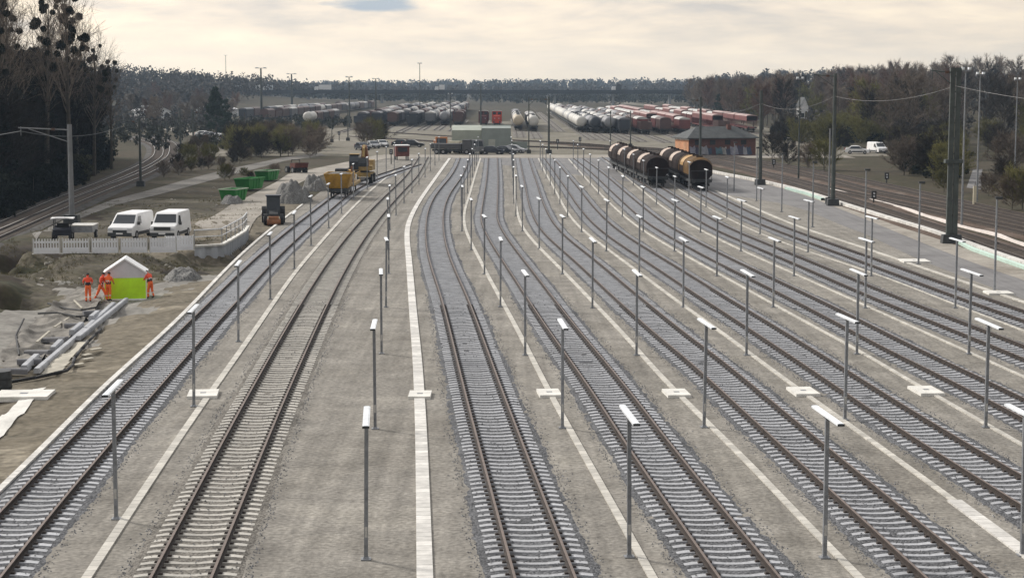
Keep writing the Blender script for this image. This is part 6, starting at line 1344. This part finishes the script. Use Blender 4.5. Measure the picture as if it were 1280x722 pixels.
# the dark wood at the left
edge = [(-47.5, 150), (-48.5, 168), (-50.5, 190), (-52.5, 212), (-55.5, 232), (-59, 255), (-63, 280), (-68, 300)]
def edge_x(Y): return float(np.interp(Y, [e_[1] for e_ in edge], [e_[0] for e_ in edge]))
for i in range(96):
    Y = 150 + 155 * rt.random() ** .75; dx = rt.choice([1.5, 4, 8, 13, 20]) + rt.uniform(-1, 2); X = edge_x(Y) - dx - 2
    if PX((X, Y, 0))[0] < -70: continue
    plant('dark', i, (X, Y), rt.uniform(1.05, 1.3) * (0.82 if dx < 4 else 1), 'dark ivy covered evergreen tree in the wood at left', 'dark trees of the left wood')
for i in range(64):
    Y = rt.uniform(150, 310); X = edge_x(Y) - rt.uniform(2, 16)
    if PX((X, Y, 0))[0] < -60: continue
    plant('gloom', i, (X, Y), rt.uniform(.85, 1.35), 'dark bare tree at the edge of the left wood', 'bare trees of the left wood')
for i in range(70):
    Y = rt.uniform(150, 305); X = edge_x(Y) - rt.uniform(-.6, 5)
    plant('shrub', 0 if i % 4 else 1, (X, Y), rt.uniform(.55, 1.0), 'dark shrub on the bank under the left wood', 'bushes under the left wood')
for i in range(20):
    Y = rt.uniform(190, 320); X = edge_x(Y) - rt.uniform(8, 24)
    u = PX((X, Y, 12))[0]
    if u < -60 or u > 168: continue
    plant('whip', i, (X, Y), rt.uniform(.85, 1.1) * (1.0 if u < 130 else .72), 'tall pale leafless birch rising above the left wood', 'birches of the left wood')
for i, (u, v, d, s) in enumerate([(14, 30, 205, 1.05), (58, 20, 215, 1.1), (88, 12, 225, 1.22), (98, 30, 240, 1.05), (118, 60, 250, .9), (140, 80, 270, .75), (0, 10, 200, 1.15)]):
    X = (u - 640) / F * d; plant('misto', i, (X, d), s, ['bare tree with mistletoe balls near the left edge', 'bare tree with few mistletoe balls right of the left edge', 'tallest bare tree crowded with mistletoe balls', 'bare mistletoe tree just right of the tallest one', 'lower bare mistletoe tree on the right flank of wood', 'lowest bare mistletoe tree at the right end of wood', 'bare mistletoe tree cut by the left edge'][i], 'mistletoe trees of the left wood')
tpoly = np.linspace(120, 320, 24)
sheet('wood_floor', ([(edge_x(y) - 60, y) for y in tpoly], [(edge_x(y) + 1.0, y) for y in tpoly]), 0.0, M_litter)
for v_ in bpy.data.objects['wood_floor'].data.vertices: v_.co.z = float(terrain(v_.co.x, v_.co.y)) + 0.05
# wooded slope on the right
cnt = 0
def ok(X, Y):
    u = PX((X, Y, float(terrain(X, Y)) + 8))[0]; return 850 < u < 1330
spots = []
for _ in range(4000):
    Y = rt.uniform(345, 900); X = 66 + max(0, (Y - 470)) * .035 + abs(rt.gauss(0, 1)) * 55
    if Y < 470: X = max(X, 50 + (Y - 345) * .16 + 18)
    if 988 < PX((X, Y, 0))[0] < 1016 and Y < 556: continue
    if ok(X, Y) and all((X - a) ** 2 + (Y - b) ** 2 > 22 for a, b in spots): spots.append((X, Y))
    if len(spots) >= 235: break
for i, (X, Y) in enumerate(spots):
    q = rt.random(); u = PX((X, Y, 0))[0]
    kind = 'olive' if q < .10 else ('conifer' if q < .13 else 'bare')
    lab = {'olive': 'olive budding tree in the wood on the right slope', 'conifer': 'dark conifer in the wood on the right slope', 'bare': 'grey brown leafless tree in the wood on the right slope'}[kind]
    plant(kind, i, (X, Y), rt.uniform(.75, 1.12), lab, {'olive': 'budding trees of the right wood', 'conifer': 'conifers of the right wood', 'bare': 'bare trees of the right wood'}[kind])
for i in range(60):
    Y = rt.uniform(300, 420); X = 62 + rt.uniform(-4, 26) + max(0, (330 - Y)) * .25
    if 1050 < PX((X, Y, 0))[0] < 1122 and Y < 350: continue
    plant('bush' if i % 3 else 'shrub', i, (X, Y), rt.uniform(.6, 1.0), 'bare bush along the foot of the right wood' if i % 3 else 'dark shrub along the foot of the right wood', 'bushes at the foot of the right wood')
for i, (u, v, s) in enumerate([(1140, 214, 1.0), (1158, 218, 1.25), (1178, 222, 1.15), (1196, 216, .9), (1150, 208, 1.1), (1172, 211, 1.2)]):
    p = G(u, v); plant('shrub', 1 if i % 2 else 0, (p.x, p.y), s * .95, 'dark rounded shrub of the big clump right of second mast', 'big shrub clump on the right')
for i, (u, v, s) in enumerate([(1130, 219, .8), (1186, 228, .8), (1166, 226, .9), (1265, 262, .55), (1278, 262, .7), (1255, 235, .6), (1236, 245, .4), (1180, 240, .4), (985, 208, .6), (1010, 212, .6), (1030, 213, .7), (965, 200, .7), (1262, 218, .9)]):
    p = G(u, v); plant('bush', i, (p.x, p.y), s, 'bare bush in the rough grass on the right', 'bushes in the rough grass')
# middle left: bushes, conifer, scattered trees
for i in range(34):
    u = rt.uniform(285, 398); v = rt.uniform(182, 198); p = G(u, v); plant('bush', i, (p.x, p.y), rt.uniform(.5, .82), 'bare brown bush in the thicket left of the yellow excavator', 'thicket of bare bushes')
for i, (u, v, s) in enumerate([(456, 183, .75), (466, 182, .85), (476, 181, .7), (250, 198, .6), (236, 205, .5), (222, 214, .4), (205, 222, .35), (262, 205, .5), (300, 205, .5)]):
    p = G(u, v); plant('bush', i, (p.x, p.y), s, 'low bare bush standing in the rough grass at left', 'low bushes at left')
for i, (u, v, s, lab) in enumerate([(270, 171, 1.0, 'dark lone conifer behind the far left road'), (283, 168, .75, 'smaller dark conifer right of the lone conifer')]): p = G(u, v); plant('conifer', i, (p.x, p.y), s, lab, 'conifers at far left')
for i in range(40):
    u = rt.uniform(165, 300); d = rt.uniform(520, 900); X = (u - 640) / F * d; plant('bare', i, (X, d), rt.uniform(.35, .65), 'small bare tree scattered over the far left ground', 'scattered far left trees')
for i in range(120):
    u = rt.uniform(170, 345); v = rt.uniform(186, 252)
    p = G(u, v)
    if v > 232 - (u - 170) * .12 + 12 or (u < 222 and v < 235): continue
    if abs(v - np.interp(u, [62, 140, 190, 228, 276, 319, 400], [284, 253, 240, 229, 218, 209, 195])) < 8: continue
    plant('bush', i, (p.x, p.y), rt.uniform(.14, .34), 'low brown scrub bush on the rough ground at left', 'low scrub on the rough ground')
# far woods: read as one mass each
def far_wood(name, fn, n, m, hgt, leaf, nl, label, cat='wood'):
    r_ = np.random.default_rng(len(name) * 7 + n); V_ = []
    for i in range(n):
        X, Y = fn(r_); z = float(terrain(X, Y)); h = hgt * r_.uniform(.7, 1.25); w = h * r_.uniform(.28, .42); a = unit(r_.normal(size=(nl, 3))) * (r_.random(nl) ** .4)[:, None]; q = np.array([X, Y, z + h * .55]) + a * np.array([w, w, h * .48]); V_.append(leafquads(q, leaf, r_))
    me = mesh_np(name, np.concatenate(V_), 4, m); o = bpy.data.objects.new(name, me); C.objects.link(o); tag(o, label, cat, None, 'stuff')
M_fw = leafmat('far_wood_twigs', (.085, .08, .072), 0); M_fw2 = leafmat('far_wood_dark', (.045, .048, .036), 0)
far_wood('hill_wood', lambda r_: (r_.uniform(-460, -135), r_.uniform(820, 1250)), 900, M_fw, 11, .75, 70, 'wooded hill behind the far left houses')
far_wood('horizon_wood', lambda r_: (r_.uniform(-520, 620), r_.uniform(1450, 1900)), 1300, M_fw, 11, 1.1, 55, 'wood along the whole horizon')
far_wood('horizon_wood_back', lambda r_: (r_.uniform(-800, 900), r_.uniform(2000, 2700)), 1500, M_fw2, 12, 1.6, 45, 'second wood on the horizon behind the first')
far_wood('undergrowth', lambda r_: (lambda Y: (72 + max(0, (Y - 470)) * .035 + r_.uniform(0, 130), Y))(r_.uniform(360, 1000)), 500, M_fw, 5, .5, 60, 'undergrowth beneath the right wood')
far_wood('yard_scrub', lambda r_: (r_.uniform(-190, 120), r_.uniform(1110, 1350)), 420, M_fw2, 6, .7, 50, 'scrub and low wood behind the bridge')
far_wood('scrub_field', lambda r_: (lambda Y: (-48 - r_.uniform(0, 95), Y))(r_.uniform(335, 620)), 520, M_fw2, 2.2, .3, 55, 'low brown scrub over the field inside and beyond the curve')
far_wood('roadside_scrub', lambda r_: (lambda Y: (-Y * .155 - r_.uniform(0, 80), Y))(r_.uniform(470, 1000)), 420, M_fw, 4, .5, 45, 'low scrub left of the old yard')
# grass tufts in the near earth
def tufts(n, fn, m, label, s=.22):
    r_ = np.random.default_rng(n); P = np.array([fn(r_) for _ in range(n)]); k = 5; P = np.repeat(P, k, 0) + r_.normal(0, .06, (n * k, 3)) * np.array([1, 1, 0]); D = unit(r_.normal(0, .45, P.shape) + np.array([0, 0, 1])); v = tri_batch(P, D, r_.uniform(.5, 1.3, len(P)) * s, np.full(len(P), .03), r_)
    o = bpy.data.objects.new('grass', mesh_np('grass', v, 3, m)); C.objects.link(o); tag(o, label, 'grass', None, 'stuff')
def near_earth(r_):
    while True:
        x, y = r_.uniform(0, 330), r_.uniform(225, 345); p = G(x, y)
        if p.x < PATCH[1] and 60 < p.y < 198 and p.x < LL['L0'].X(p.y) - 2 and vnoise(np.array([p.x / 4]), np.array([p.y / 4]), 5)[0] > 0.0: return (p.x, p.y, float(pit(p.x, p.y)[0]))
tufts(2600, near_earth, leafmat('dry_grass', (.14, .125, .06), 0), 'dry grass tufts on the left bank')
# loose stones strewn along the ballast edges and over the sleepers
def stones():
    r_ = np.random.default_rng(3); V_ = []
    base = np.array([(1, 0, 0), (-.5, .87, 0), (-.5, -.87, 0), (.1, 0, .9)]); F3 = np.array([(0, 1, 3), (1, 2, 3), (2, 0, 3)])
    for k, ln in TL.items():
        n = 2600 if k < 7 else 900; Y = ENDS[k][0] + 4 + (r_.random(n) ** 1.6) * 75; X = np.interp(Y, ln.ys, ln.xs)
        edge_ = r_.random(n) < .62; off = np.where(edge_, np.sign(r_.normal(size=n)) * (1.5 + np.abs(r_.normal(0, .14, n))), r_.uniform(-1.25, 1.25, n)); z = np.where(edge_, .005, .055)
        s = r_.uniform(.018, .045, n); a = r_.uniform(0, 6.28, n); ca, sa = np.cos(a), np.sin(a)
        p = np.stack([base[:, 0][None] * ca[:, None] - base[:, 1][None] * sa[:, None], base[:, 0][None] * sa[:, None] + base[:, 1][None] * ca[:, None], np.repeat(base[:, 2][None], n, 0)], 2) * s[:, None, None] + np.stack([X + off, Y, z], 1)[:, None, :]
        V_.append(p[:, F3].reshape(-1, 3))
    o = bpy.data.objects.new('gravel', mesh_np('gravel', np.concatenate(V_), 3, mat('loose_stone', (.20, .20, .205), .9, .5, 9, coord='World'))); C.objects.link(o); tag(o, 'loose ballast stones strewn along the near tracks', 'gravel', None, 'stuff')
stones()
# ------------------------------------------------------------------ haze
m = bpy.data.materials.new('haze'); m.use_nodes = True; n_ = m.node_tree; n_.nodes.clear(); o_ = n_.nodes.new('ShaderNodeOutputMaterial'); pv = n_.nodes.new('ShaderNodeVolumePrincipled'); pv.inputs['Color'].default_value = (.60, .78, 1.0, 1); pv.inputs['Density'].default_value = HAZE; pv.inputs['Anisotropy'].default_value = .2; n_.links.new(pv.outputs[0], o_.inputs['Volume'])
mb = MB(); mb.box((0, 1370, 25), (5320, 2900, 64)); tag(mb.build('haze', m), 'thin air haze over the whole yard', 'haze', None, 'stuff')
SC.cycles.volume_bounces = 0
